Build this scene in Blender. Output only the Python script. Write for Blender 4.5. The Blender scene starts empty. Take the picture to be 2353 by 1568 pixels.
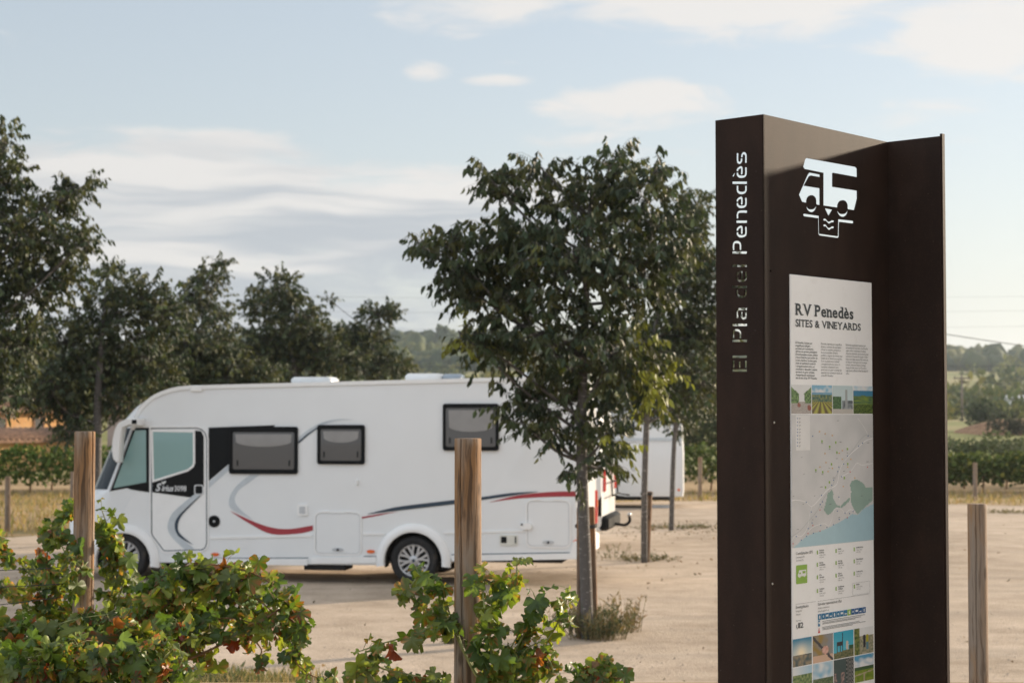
import bpy, math, random
import numpy as np
from mathutils import Vector, Matrix, noise as mnoise
R = math.radians
rng = np.random.default_rng(7)
random.seed(11)
scene = bpy.context.scene
col = scene.collection

# ------------------------------------------------------------------ camera
FPX, CX, CY = 4115.0, 1176.0, 784.0          # focal length and centre, on a 2352 px wide frame
CAM_Z, PITCH = 2.40, math.atan(166 / 4115)
cam_d = bpy.data.cameras.new('camera')
cam_d.sensor_width = 36.0
cam_d.lens = 36.0 * FPX / 2352
cam_d.clip_start, cam_d.clip_end = 0.1, 8000
cam_d.dof.use_dof = True
cam_d.dof.focus_distance = 6.3
cam_d.dof.aperture_fstop = 6.0
cam = bpy.data.objects.new('camera', cam_d)
cam.location = (0, 0, CAM_Z)
cam.rotation_euler = (R(90) + PITCH, 0, 0)
col.objects.link(cam)
scene.camera = cam

# ------------------------------------------------------------------ light
SUN_AZ, SUN_EL = R(56), R(13.5)              # azimuth measured from +Y towards +X
SUN = Vector((math.sin(SUN_AZ) * math.cos(SUN_EL), math.cos(SUN_AZ) * math.cos(SUN_EL), math.sin(SUN_EL)))
sd = bpy.data.lights.new('sun', 'SUN')
sd.energy, sd.angle, sd.color = 4.6, R(2.2), (1.0, 0.83, 0.63)
so = bpy.data.objects.new('sun', sd)
so.rotation_euler = SUN.to_track_quat('Z', 'Y').to_euler()
so.location = (30, 20, 30)
col.objects.link(so)
vs = scene.view_settings
vs.view_transform, vs.look, vs.gamma, vs.exposure = 'Standard', 'None', 1.0, 0.84
vs.use_curve_mapping = False

world = bpy.data.worlds.new('World'); scene.world = world
world.use_nodes = True
wt = world.node_tree
for n in list(wt.nodes): wt.nodes.remove(n)
class G:
    """tiny expression helper for a node tree"""
    def __init__(s, nt): s.nt = nt
    def new(s, t, **kw):
        n = s.nt.nodes.new(t)
        for k, v in kw.items(): setattr(n, k, v)
        return n
    def put(s, sock, v):
        if hasattr(v, 'links'): s.nt.links.new(v, sock)
        else: sock.default_value = v
    def m(s, op, a, b=0.0, c=0.0, clamp=False):
        n = s.new('ShaderNodeMath', operation=op); n.use_clamp = clamp
        s.put(n.inputs[0], a); s.put(n.inputs[1], b)
        if op in ('MULTIPLY_ADD', 'SMOOTH_MAX'): s.put(n.inputs[2], c)
        return n.outputs[0]
    def mix(s, f, a, b, mode='MIX'):
        n = s.new('ShaderNodeMix', data_type='RGBA', blend_type=mode)
        s.put(n.inputs['Factor'], f)
        for sk, v in ((n.inputs[6], a), (n.inputs[7], b)):
            if isinstance(v, tuple) and len(v) == 3: v = (*v, 1)
            s.put(sk, v)
        return n.outputs[2]
    def noise(s, vec, scale, detail=4, rough=.55, dist=0.0):
        n = s.new('ShaderNodeTexNoise')
        s.put(n.inputs['Vector'], vec); n.inputs['Scale'].default_value = scale
        n.inputs['Detail'].default_value = detail; n.inputs['Roughness'].default_value = rough
        n.inputs['Distortion'].default_value = dist
        return n.outputs['Fac']
    def comb(s, x, y, z):
        n = s.new('ShaderNodeCombineXYZ')
        for i, v in enumerate((x, y, z)): s.put(n.inputs[i], v)
        return n.outputs[0]
    def smooth(s, v, lo, hi):
        n = s.new('ShaderNodeMapRange', interpolation_type='SMOOTHSTEP')
        s.put(n.inputs[0], v); n.inputs[1].default_value = lo; n.inputs[2].default_value = hi
        return n.outputs[0]
    def ramp(s, v, stops, interp='LINEAR'):
        n = s.new('ShaderNodeValToRGB'); n.color_ramp.interpolation = interp
        e = n.color_ramp.elements
        while len(e) < len(stops): e.new(.5)
        for k, (p, c) in enumerate(stops):
            e[k].position = p; e[k].color = (*c, 1)
        s.put(n.inputs[0], v)
        return n.outputs[0]

g = G(wt)
sky = g.new('ShaderNodeTexSky', sky_type='NISHITA')
sky.sun_disc = False; sky.sun_elevation = SUN_EL; sky.sun_rotation = SUN_AZ
sky.air_density, sky.dust_density, sky.ozone_density = 1.0, 0.45, 2.0
tc = g.new('ShaderNodeTexCoord')
sep = g.new('ShaderNodeSeparateXYZ'); g.put(sep.inputs[0], tc.outputs['Generated'])
X, Y, Z = sep.outputs
az = g.m('ARCTAN2', X, Y)
zz = g.m('MAXIMUM', Z, 0.0)
SKY_STRENGTH = 0.15   # times the strength below
# clouds: soft banks at their own bearings and heights, broken up by noise that runs over the whole sky
warp = g.noise(g.comb(g.m('MULTIPLY', X, 9), g.m('MULTIPLY', Y, 9), g.m('MULTIPLY', Z, 24)), 1.0, 3)
wz = g.m('ADD', Z, g.m('MULTIPLY', g.m('SUBTRACT', warp, .5), .022))
vec_s = g.comb(g.m('MULTIPLY', X, 7.0), g.m('MULTIPLY', Y, 7.0), g.m('MULTIPLY', wz, 46.0))
n_bank = g.noise(vec_s, 1.0, 5, .5, .3)
vec_f = g.comb(g.m('MULTIPLY', X, 22.0), g.m('MULTIPLY', Y, 22.0), g.m('MULTIPLY', wz, 75.0))
n_fine = g.noise(vec_f, 1.0, 7, .58, .5)
def bank(px, py, rx, ry, w):
    a0, e0 = math.atan((px - CX) / FPX), math.sin(math.atan((950 - py) / FPX))
    da = g.m('DIVIDE', g.m('SUBTRACT', az, a0), rx / FPX)
    de = g.m('DIVIDE', g.m('SUBTRACT', Z, e0), ry / FPX)
    r2 = g.m('ADD', g.m('MULTIPLY', da, da), g.m('MULTIPLY', de, de))
    return g.m('MULTIPLY', g.m('MAXIMUM', g.m('SUBTRACT', 1.0, r2), 0.0), w)
banks = [bank(400, 440, 660, 150, 1.2), bank(480, 360, 380, 72, 1.1), bank(950, 500, 850, 160, 1.15), bank(350, 640, 1100, 260, 1.0),
         bank(1090, 15, 300, 75, .85), bank(1750, 0, 560, 130, 1.05), bank(2330, 80, 420, 165, 1.0),
         bank(1450, 235, 270, 72, 1.0), bank(1620, 262, 110, 28, .6), bank(985, 160, 80, 30, .75),
         bank(1155, 180, 120, 22, .8), bank(1160, 138, 80, 12, .45), bank(60, 115, 120, 40, .35), bank(2150, 290, 230, 70, .5),
         bank(1330, 360, 360, 80, .5)]
bm_ = banks[0]
for b in banks[1:]: bm_ = g.m('MAXIMUM', bm_, b)
unseen_clouds = g.m('MULTIPLY', g.smooth(g.noise(g.comb(g.m('MULTIPLY', X, 2.2), g.m('MULTIPLY', Y, 2.2), g.m('MULTIPLY', Z, 5.0)), 1.0, 3), .30, .55), 1.0)  # cloud cover outside the view, made denser to add fill light
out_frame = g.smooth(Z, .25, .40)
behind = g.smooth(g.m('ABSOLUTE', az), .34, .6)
bm_ = g.m('MAXIMUM', bm_, g.m('MULTIPLY', unseen_clouds, g.m('MAXIMUM', out_frame, behind)))
nmix = g.m('ADD', g.m('MULTIPLY', n_bank, .42), g.m('MULTIPLY', n_fine, .58))
dens = g.m('ADD', bm_, g.m('MULTIPLY', g.m('SUBTRACT', nmix, .5), 2.6))
dens = g.m('MULTIPLY', g.smooth(dens, .26, .88), g.smooth(bm_, 0.0, .30))
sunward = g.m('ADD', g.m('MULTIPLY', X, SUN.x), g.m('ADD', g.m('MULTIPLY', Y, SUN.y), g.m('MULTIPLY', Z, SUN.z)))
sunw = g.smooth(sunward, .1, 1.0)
streak = g.noise(g.comb(g.m('MULTIPLY', X, 4.5), g.m('MULTIPLY', Y, 4.5), g.m('MULTIPLY', wz, 60.0)), 1.0, 3, .5, .2)
under = g.smooth(streak, .36, .58)
under = g.m('MULTIPLY', under, g.m('SUBTRACT', 1.0, g.smooth(Z, .11, .17)))     # only the low thick bank shows grey undersides
cl_white = g.mix(sunw, g.mix(g.smooth(g.m('MULTIPLY', sunward, -1.0), -.2, .9), (.70, .68, .66), (1.18, 1.30, 1.44)), (.74, .715, .69))  # unseen clouds opposite the sun are brightened and cooled as added fill light
cl_grey = (.445, .475, .515)
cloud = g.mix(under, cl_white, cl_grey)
skyc = g.mix(1.0, sky.outputs[0], (SKY_STRENGTH,) * 3, 'MULTIPLY')
# thin high haze veil over all the sky, thicker towards the horizon
veil = g.m('ADD', g.m('MULTIPLY', g.m('POWER', 2.718, g.m('MULTIPLY', zz, -7.0)), .54), .44)
veil_c = g.mix(sunw, (.570, .580, .580), (.66, .635, .61))
base = g.mix(veil, skyc, veil_c)
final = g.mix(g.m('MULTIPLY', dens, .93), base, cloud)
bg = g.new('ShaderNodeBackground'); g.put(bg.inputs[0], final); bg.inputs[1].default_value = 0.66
wo = g.new('ShaderNodeOutputWorld'); wt.links.new(bg.outputs[0], wo.inputs[0])
scene.cycles.max_bounces = 8
scene.cycles.transparent_max_bounces = 12
scene.cycles.volume_bounces = 1
scene.cycles.use_denoising = True

# ------------------------------------------------------------------ helpers
SP, CP = math.sin(PITCH), math.cos(PITCH)
def ray(px, py):
    x, v = (px - CX) / FPX, (CY - py) / FPX
    return Vector((x, CP - v * SP, SP + v * CP))
def at(px, py, d):
    """world point seen at frame position (px, py), d metres ahead"""
    r = ray(px, py); return Vector((0, 0, CAM_Z)) + r * (d / r.y)
def plane_map(o, u):
    n = (-u[1], u[0])
    def f(px, py):
        r = ray(px, py)
        t = (o[0] * n[0] + o[1] * n[1]) / (r.x * n[0] + r.y * n[1])
        p = r * t
        return ((p.x - o[0]) * u[0] + (p.y - o[1]) * u[1], CAM_Z + p.z)
    return f
def sstep(a, b, x):
    t = min(1.0, max(0.0, (x - a) / (b - a))); return t * t * (3 - 2 * t)
def lerp(a, b, t): return a + (b - a) * t
def interp(tab, x):
    if x <= tab[0][0]: return tab[0][1]
    for (a, va), (b, vb) in zip(tab, tab[1:]):
        if x <= b: return lerp(va, vb, (x - a) / (b - a))
    return tab[-1][1]

def tag(o, label=None, cat=None, group=None, kind=None):
    if label: o['label'] = label
    if cat: o['category'] = cat
    if group: o['group'] = group
    if kind: o['kind'] = kind
    return o
def empty(name, loc=(0, 0, 0), rz=0.0, label=None, cat=None, group=None):
    o = bpy.data.objects.new(name, None); col.objects.link(o)
    o.location = loc; o.rotation_euler = (0, 0, rz); o.empty_display_size = .2
    return tag(o, label, cat, group)
def link(name, me, mats=None, parent=None):
    if mats:
        me.materials.clear()
        for m in (mats if isinstance(mats, (list, tuple)) else [mats]): me.materials.append(m)
    o = bpy.data.objects.new(name, me); col.objects.link(o)
    if parent is not None: o.parent = parent
    return o

class MB:
    def __init__(s): s.v, s.f, s.m, s.c = [], [], [], []
    def add(s, vs, fs, mi=0, c=None):
        b = len(s.v); s.v += [tuple(p) for p in vs]
        s.f += [tuple(i + b for i in q) for q in fs]; s.m += [mi] * len(fs)
        if c is not None: s.c += [c] * len(vs)
        return s
    def box(s, x0, x1, y0, y1, z0, z1, mi=0):
        return s.add([(x0, y0, z0), (x1, y0, z0), (x1, y1, z0), (x0, y1, z0), (x0, y0, z1), (x1, y0, z1), (x1, y1, z1), (x0, y1, z1)],
                     [(0, 3, 2, 1), (4, 5, 6, 7), (0, 1, 5, 4), (1, 2, 6, 5), (2, 3, 7, 6), (3, 0, 4, 7)], mi)
    def cbox(s, x0, x1, y0, y1, z0, z1, b, mi=0):
        """box with chamfered edges: an octagon-sectioned slab"""
        rings = []
        for (z, i) in ((z0, b), (z0 + b, 0), (z1 - b, 0), (z1, b)):
            X0, X1, Y0, Y1 = x0 + i, x1 - i, y0 + i, y1 - i
            rings.append([(X0 + b, Y0, z), (X1 - b, Y0, z), (X1, Y0 + b, z), (X1, Y1 - b, z), (X1 - b, Y1, z), (X0 + b, Y1, z), (X0, Y1 - b, z), (X0, Y0 + b, z)])
        return s.loft(rings, True, mi)
    def loft(s, rings, caps=True, mi=0, closed=True):
        n = len(rings[0]); b = len(s.v)
        for r in rings: s.v += [tuple(p) for p in r]
        for k in range(len(rings) - 1):
            for i in range(n if closed else n - 1):
                j = (i + 1) % n
                s.f.append((b + k * n + i, b + k * n + j, b + (k + 1) * n + j, b + (k + 1) * n + i)); s.m.append(mi)
        if caps:
            s.f.append(tuple(b + i for i in reversed(range(n)))); s.m.append(mi)
            e = b + (len(rings) - 1) * n
            s.f.append(tuple(e + i for i in range(n))); s.m.append(mi)
        return s
    def tube(s, path, rad, n=6, mi=0, caps=True, c=None):
        path = [Vector(p) for p in path]
        if not isinstance(rad, (list, tuple)): rad = [rad] * len(path)
        ref = Vector((0.13, 0.31, .94)); rings = []
        for i, p in enumerate(path):
            t = (path[min(i + 1, len(path) - 1)] - path[max(i - 1, 0)])
            t = t.normalized() if t.length > 1e-9 else Vector((0, 0, 1))
            a = t.cross(ref)
            if a.length < 1e-3: a = t.cross(Vector((1, 0, 0)))
            a.normalize(); bb = t.cross(a)
            rings.append([p + (a * math.cos(2 * math.pi * k / n) + bb * math.sin(2 * math.pi * k / n)) * rad[i] for k in range(n)])
        if c is not None: s.c += [c] * (n * len(path))
        return s.loft(rings, caps, mi)
    def plate(s, pts, y0, y1, mi=0):
        """outline in (x, z) thickened between y0 (front) and y1"""
        return s.loft([[(x, y0, z) for x, z in pts], [(x, y1, z) for x, z in pts]], True, mi)
    def frame(s, outer, inner, y0, y1, mi=0):
        n = len(outer)
        R_ = [[(x, y1, z) for x, z in outer], [(x, y0, z) for x, z in outer], [(x, y0, z) for x, z in inner], [(x, y1, z) for x, z in inner]]
        return s.loft(R_, False, mi)
    def lathe(s, prof, cx, cz, n=32, mi=0):
        """profile of (radius, y) spun about the y axis through (cx, cz)"""
        rings = [[(cx + r * math.cos(2 * math.pi * k / n), y, cz + r * math.sin(2 * math.pi * k / n)) for k in range(n)] for r, y in prof]
        return s.loft(rings, False, mi)
    def obj(s, name, mats=None, parent=None, smooth=False, angle=None):
        me = bpy.data.meshes.new(name)
        me.from_pydata(s.v, [], s.f)
        if len(set(s.m)) > 1: me.polygons.foreach_set('material_index', s.m)
        if smooth: me.polygons.foreach_set('use_smooth', [True] * len(s.f))
        if s.c and len(s.c) == len(s.v):
            at_ = me.color_attributes.new('Col', 'FLOAT_COLOR', 'POINT')
            at_.data.foreach_set('color', np.array([(*c, 1) for c in s.c], dtype=np.float32).ravel())
        me.update()
        if smooth and angle: me.set_sharp_from_angle(angle=R(angle))
        return link(name, me, mats, parent)

def rrect(x0, z0, x1, z1, r, n=5):
    out = []
    for cx, cz, a0 in ((x1 - r, z1 - r, 0), (x0 + r, z1 - r, 90), (x0 + r, z0 + r, 180), (x1 - r, z0 + r, 270)):
        for k in range(n + 1):
            a = R(a0 + 90 * k / n); out.append((cx + r * math.cos(a), cz + r * math.sin(a)))
    return out
def offset_poly(pts, d):
    """inset a closed outline by d (positive = inwards for counter-clockwise)"""
    n = len(pts); out = []
    ar = sum(pts[i][0] * pts[(i + 1) % n][1] - pts[(i + 1) % n][0] * pts[i][1] for i in range(n))
    sg = 1 if ar > 0 else -1
    for i in range(n):
        p0, p1, p2 = pts[i - 1], pts[i], pts[(i + 1) % n]
        d1 = Vector((p1[0] - p0[0], p1[1] - p0[1])); d2 = Vector((p2[0] - p1[0], p2[1] - p1[1]))
        if d1.length < 1e-9 or d2.length < 1e-9: out.append(p1); continue
        d1.normalize(); d2.normalize()
        n1, n2 = Vector((-d1.y, d1.x)) * sg, Vector((-d2.y, d2.x)) * sg
        mth = n1 + n2
        L = max(.35, mth.length_squared / 2)
        out.append((p1[0] + mth.x / L * d, p1[1] + mth.y / L * d))
    return out
def stroke(path, w):
    """outline of a thick open polyline, (x, z)"""
    n = len(path); Lf, Rt = [], []
    for i in range(n):
        a = Vector(path[max(i - 1, 0)]); b = Vector(path[i]); c_ = Vector(path[min(i + 1, n - 1)])
        d1 = (b - a) if i > 0 else (c_ - b); d2 = (c_ - b) if i < n - 1 else (b - a)
        d1.normalize(); d2.normalize()
        nn = Vector((-d1.y, d1.x)) + Vector((-d2.y, d2.x))
        L = max(.5, nn.length_squared / 2)
        ww = w[i] if isinstance(w, (list, tuple)) else w
        nn = nn / L * ww / 2
        Lf.append((b.x + nn.x, b.y + nn.y)); Rt.append((b.x - nn.x, b.y - nn.y))
    return Lf + Rt[::-1]
def smooth_path(p, k=6):
    """Catmull-Rom through the points"""
    out = []
    P = [p[0]] + list(p) + [p[-1]]
    for i in range(1, len(P) - 2):
        a, b, c_, d = (np.array(P[j], float) for j in (i - 1, i, i + 1, i + 2))
        for t in np.linspace(0, 1, k, endpoint=False):
            out.append(tuple(.5 * ((2 * b) + (-a + c_) * t + (2 * a - 5 * b + 4 * c_ - d) * t * t + (-a + 3 * b - 3 * c_ + d) * t ** 3)))
    out.append(tuple(p[-1])); return out
def tri_mesh(name, V, T, C=None, smooth=False):
    me = bpy.data.meshes.new(name)
    nv, nt = len(V), len(T)
    me.vertices.add(nv); me.vertices.foreach_set('co', np.asarray(V, np.float32).ravel())
    me.loops.add(nt * 3); me.loops.foreach_set('vertex_index', np.asarray(T, np.int32).ravel())
    me.polygons.add(nt); me.polygons.foreach_set('loop_start', np.arange(0, nt * 3, 3, dtype=np.int32))
    if smooth: me.polygons.foreach_set('use_smooth', np.ones(nt, bool))
    if C is not None:
        a = me.color_attributes.new('Col', 'FLOAT_COLOR', 'POINT')
        a.data.foreach_set('color', np.concatenate([np.asarray(C, np.float32), np.ones((nv, 1), np.float32)], 1).ravel())
    me.update(calc_edges=True)
    return me
def norm(a): return a / np.maximum(np.linalg.norm(a, axis=-1, keepdims=True), 1e-9)
# a hanging leaf: along, side, lift
LEAF_T = np.array([(0, 0, 0), (.28, .36, .10), (.30, 0, .02), (.28, -.36, .10), (.66, .30, .02), (.68, 0, -.06), (.66, -.30, .02), (1, 0, -.22)])
LEAF_F = np.array([(0, 1, 2), (0, 2, 3), (1, 4, 5), (1, 5, 2), (2, 5, 6), (2, 6, 3), (4, 7, 5), (5, 7, 6)])
def leaf_cloud(P, A, S, L, W, C, templ=LEAF_T, faces=LEAF_F):
    """P base, A axis, S side hint, L length, W width, C colour -> verts, tris, colours"""
    A = norm(A); S = norm(S - (S * A).sum(-1, keepdims=True) * A); Nn = np.cross(A, S)
    V = (P[:, None, :] + A[:, None, :] * (templ[None, :, 0:1] * L[:, None, None])
         + S[:, None, :] * (templ[None, :, 1:2] * W[:, None, None]) + Nn[:, None, :] * (templ[None, :, 2:3] * L[:, None, None]))
    n, k = len(P), len(templ)
    T = faces[None] + (np.arange(n) * k)[:, None, None]
    return V.reshape(-1, 3), T.reshape(-1, 3), np.repeat(C, k, 0)

# ------------------------------------------------------------------ materials
MATS = {}
def nmat(name):
    m = bpy.data.materials.new(name); m.use_nodes = True
    nt = m.node_tree; b = nt.nodes['Principled BSDF']
    MATS[name] = m
    return m, G(nt), b
def plain(name, c, rough=.5, metal=0.0, coat=0.0, var=.06, scale=6.0, bump=0.0, bscale=60.0, spec=.5, dirt=None):
    """paint, plastic or metal with a little dust and unevenness of its own"""
    m, h, b = nmat(name)
    t = h.new('ShaderNodeTexCoord').outputs['Object']
    n = h.noise(t, scale, 5, .6)
    lo = tuple(max(0, x * (1 - var)) for x in c); hi = tuple(min(1, x * (1 + var)) for x in c)
    cc = h.mix(h.smooth(n, .3, .7), lo, hi)
    if dirt: cc = h.mix(h.m('MULTIPLY', h.smooth(h.noise(t, dirt[1], 6, .65), .52, .75), dirt[2]), cc, dirt[0])
    h.put(b.inputs['Base Color'], cc)
    h.put(b.inputs['Roughness'], h.m('ADD', rough, h.m('MULTIPLY', h.m('SUBTRACT', n, .5), .12), clamp=True))
    b.inputs['Metallic'].default_value = metal; b.inputs['Coat Weight'].default_value = coat
    b.inputs['Specular IOR Level'].default_value = spec
    if bump:
        bn = h.new('ShaderNodeBump'); bn.inputs['Strength'].default_value = bump; bn.inputs['Distance'].default_value = .01
        h.put(bn.inputs['Height'], h.noise(t, bscale, 4)); h.put(b.inputs['Normal'], bn.outputs[0])
    return m
def leaf_mat(name, transl=.35, rough=.5, tint=(1.0, 1.0, .55), boost=1.6, spec=.3):
    m, h, b = nmat(name)
    a = h.new('ShaderNodeAttribute', attribute_name='Col').outputs['Color']
    t = h.new('ShaderNodeTexCoord').outputs['Object']
    n = h.noise(t, 45, 3)
    cc = h.mix(1.0, a, h.mix(n, (.72,) * 3, (1.28,) * 3), 'MULTIPLY')
    h.put(b.inputs['Base Color'], cc)
    b.inputs['Roughness'].default_value = rough; b.inputs['Specular IOR Level'].default_value = spec
    tr = h.new('ShaderNodeBsdfTranslucent')
    h.put(tr.inputs[0], h.mix(1.0, cc, tuple(boost * x for x in tint), 'MULTIPLY'))
    mx = h.new('ShaderNodeMixShader'); mx.inputs[0].default_value = transl
    o = h.nt.nodes['Material Output']
    h.nt.links.new(b.outputs[0], mx.inputs[1]); h.nt.links.new(tr.outputs[0], mx.inputs[2]); h.nt.links.new(mx.outputs[0], o.inputs[0])
    return m
def attr_mat(name, rough=.45, spec=.4):
    m, h, b = nmat(name)
    a = h.new('ShaderNodeAttribute', attribute_name='Col').outputs['Color']
    t = h.new('ShaderNodeTexCoord').outputs['Object']
    h.put(b.inputs['Base Color'], h.mix(1.0, a, h.mix(h.noise(t, 30, 4), (.93,) * 3, (1.05,) * 3), 'MULTIPLY'))
    b.inputs['Roughness'].default_value = rough; b.inputs['Specular IOR Level'].default_value = spec
    return m

M_leaf = leaf_mat('tree_leaf', .20, .5, (1.0, 1.0, .42), 1.4, .2)
M_vine = leaf_mat('vine_leaf', .42, .42, (1.05, 1.0, .35), 1.6, .45)
M_far = leaf_mat('far_foliage', .12, .7, (1, 1, .5), 1.2, .1)
M_grass = leaf_mat('grass_blade', .3, .6, (1, .95, .6), 1.2, .15)
M_print = attr_mat('print')

def soil(name, stops, scale, fine, bump, rough=.92, stretch=(1, 1, 1)):
    m, h, b = nmat(name)
    geo = h.new('ShaderNodeNewGeometry').outputs['Position']
    mp = h.new('ShaderNodeMapping'); h.put(mp.inputs[0], geo); mp.inputs['Scale'].default_value = stretch
    p = mp.outputs[0]
    big = h.noise(p, scale, 6, .6, .4); mid = h.noise(p, scale * 9, 5, .6); fi = h.noise(geo, fine, 4, .7)
    f = h.m('ADD', h.m('MULTIPLY', big, .42), h.m('ADD', h.m('MULTIPLY', mid, .30), h.m('MULTIPLY', fi, .28)))
    h.put(b.inputs['Base Color'], h.ramp(h.smooth(f, .36, .64), stops))
    b.inputs['Roughness'].default_value = rough; b.inputs['Specular IOR Level'].default_value = .15
    bn = h.new('ShaderNodeBump'); bn.inputs['Strength'].default_value = bump; bn.inputs['Distance'].default_value = .03
    h.put(bn.inputs['Height'], h.m('ADD', h.m('MULTIPLY', mid, .6), fi)); h.put(b.inputs['Normal'], bn.outputs[0])
    return m, h, b
M_lot, h, b = soil('packed_sand', [(0, (.31, .245, .18)), (.35, (.425, .34, .26)), (.7, (.50, .405, .315)), (1, (.59, .485, .385))], .22, 30, .6)
# worn wheel lanes running across the lot
geo_ = h.new('ShaderNodeNewGeometry').outputs['Position']; sp2 = h.new('ShaderNodeSeparateXYZ'); h.put(sp2.inputs[0], geo_)
lane = h.noise(h.comb(h.m('MULTIPLY', sp2.outputs[0], .09), h.m('MULTIPLY', h.m('ADD', sp2.outputs[1], h.m('MULTIPLY', sp2.outputs[0], -.12)), 1.5), 2.0), 1.0, 4, .55, .3)
spk = h.noise(geo_, 90, 2, .6)
c_in = b.inputs['Base Color'].links[0].from_socket
c_in = h.mix(h.m('MULTIPLY', h.smooth(lane, .52, .68), .45), c_in, (.33, .275, .22))
c_in = h.mix(h.m('MULTIPLY', h.smooth(spk, .62, .74), .5), c_in, (.24, .20, .165))
h.put(b.inputs['Base Color'], c_in)
M_land, h, b = soil('dry_field', [(0, (.13, .115, .05)), (.35, (.27, .19, .10)), (.6, (.36, .25, .14)), (1, (.42, .32, .19))], .10, 7, .7, stretch=(.35, 1.6, 1))
# far fields: green strips and pale stubble at a larger scale, from about 70 m on
geo = h.new('ShaderNodeNewGeometry').outputs['Position']
sp_ = h.new('ShaderNodeSeparateXYZ'); h.put(sp_.inputs[0], geo)
near_c = b.inputs['Base Color'].links[0].from_socket
fld = h.noise(h.comb(h.m('MULTIPLY', sp_.outputs[0], .006), h.m('MULTIPLY', sp_.outputs[1], .016), 0.0), 1.0, 2, .4)
far_c = h.ramp(fld, [(.30, (.13, .145, .05)), (.45, (.19, .195, .065)), (.52, (.28, .24, .12)), (.62, (.17, .185, .06)), (.8, (.25, .22, .11))])
far_c = h.mix(1.0, far_c, h.mix(h.noise(geo, .8, 4), (.75,) * 3, (1.2,) * 3), 'MULTIPLY')
h.put(b.inputs['Base Color'], h.mix(h.smooth(sp_.outputs[1], 62, 85), near_c, far_c))

def wood(name, c_grey, c_warm, c_dark, warm):
    m, h, b = nmat(name)
    t = h.new('ShaderNodeTexCoord').outputs['Object']
    s = h.new('ShaderNodeSeparateXYZ'); h.put(s.inputs[0], t)
    wob = h.m('MULTIPLY', h.m('SUBTRACT', h.noise(t, 5, 2), .5), .035)
    v = h.comb(h.m('MULTIPLY', h.m('ADD', s.outputs[0], wob), 60), h.m('MULTIPLY', s.outputs[1], 60), h.m('MULTIPLY', s.outputs[2], 2.6))
    grain = h.noise(v, 1.0, 6, .62, .6)
    fine = h.noise(h.comb(h.m('MULTIPLY', s.outputs[0], 220), h.m('MULTIPLY', s.outputs[1], 220), h.m('MULTIPLY', s.outputs[2], 5)), 1.0, 3)
    patch = h.noise(h.comb(h.m('MULTIPLY', s.outputs[0], 11), h.m('MULTIPLY', s.outputs[1], 11), h.m('MULTIPLY', s.outputs[2], 1.7)), 1.0, 3, .5, .7)
    base = h.mix(h.smooth(patch, warm - .12, warm + .10), c_grey, c_warm)
    base = h.mix(h.m('MULTIPLY', h.smooth(grain, .46, .66), .9), base, c_dark)
    base = h.mix(h.m('MULTIPLY', h.smooth(fine, .55, .75), .35), base, c_dark)
    vor = h.new('ShaderNodeTexVoronoi'); h.put(vor.inputs['Vector'], h.comb(h.m('MULTIPLY', s.outputs[0], 9), h.m('MULTIPLY', s.outputs[1], 9), h.m('MULTIPLY', s.outputs[2], 3.2)))
    vor.inputs['Scale'].default_value = 1.0
    base = h.mix(h.m('MULTIPLY', h.m('SUBTRACT', 1.0, h.smooth(vor.outputs['Distance'], .08, .17)), .8), base, c_dark)      # knots
    h.put(b.inputs['Base Color'], base); b.inputs['Roughness'].default_value = .78; b.inputs['Specular IOR Level'].default_value = .25
    bn = h.new('ShaderNodeBump'); bn.inputs['Strength'].default_value = .5; bn.inputs['Distance'].default_value = .004
    h.put(bn.inputs['Height'], h.m('SUBTRACT', 1.0, grain)); h.put(b.inputs['Normal'], bn.outputs[0])
    return m
M_post = wood('weathered_post_wood', (.27, .22, .175), (.27, .15, .07), (.065, .042, .028), .50)
M_post2 = wood('grey_post_wood', (.25, .205, .165), (.28, .175, .095), (.10, .07, .05), .52)
M_stake = wood('stake_wood', (.16, .11, .075), (.30, .155, .07), (.07, .045, .03), .52)

def bark(name, c1, c2, c3):
    m, h, b = nmat(name)
    t = h.new('ShaderNodeTexCoord').outputs['Object']
    s = h.new('ShaderNodeSeparateXYZ'); h.put(s.inputs[0], t)
    n = h.noise(t, 14, 5, .6)
    lent = h.noise(h.comb(h.m('MULTIPLY', s.outputs[0], 14), h.m('MULTIPLY', s.outputs[1], 14), h.m('MULTIPLY', s.outputs[2], 48)), 1.0, 3, .55)
    c_ = h.mix(n, c1, c2); c_ = h.mix(h.m('MULTIPLY', h.smooth(lent, .60, .68), .7), c_, c3)
    h.put(b.inputs['Base Color'], c_); b.inputs['Roughness'].default_value = .85
    bn = h.new('ShaderNodeBump'); bn.inputs['Strength'].default_value = .5; bn.inputs['Distance'].default_value = .01
    h.put(bn.inputs['Height'], lent); h.put(b.inputs['Normal'], bn.outputs[0])
    return m
M_bark = bark('smooth_grey_bark', (.060, .054, .050), (.115, .104, .094), (.40, .38, .355))
M_cane = plain('vine_cane', (.20, .115, .055), .8, var=.35, scale=30)
M_green_cane = plain('green_shoot', (.20, .22, .07), .6, var=.3, scale=30)

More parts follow.
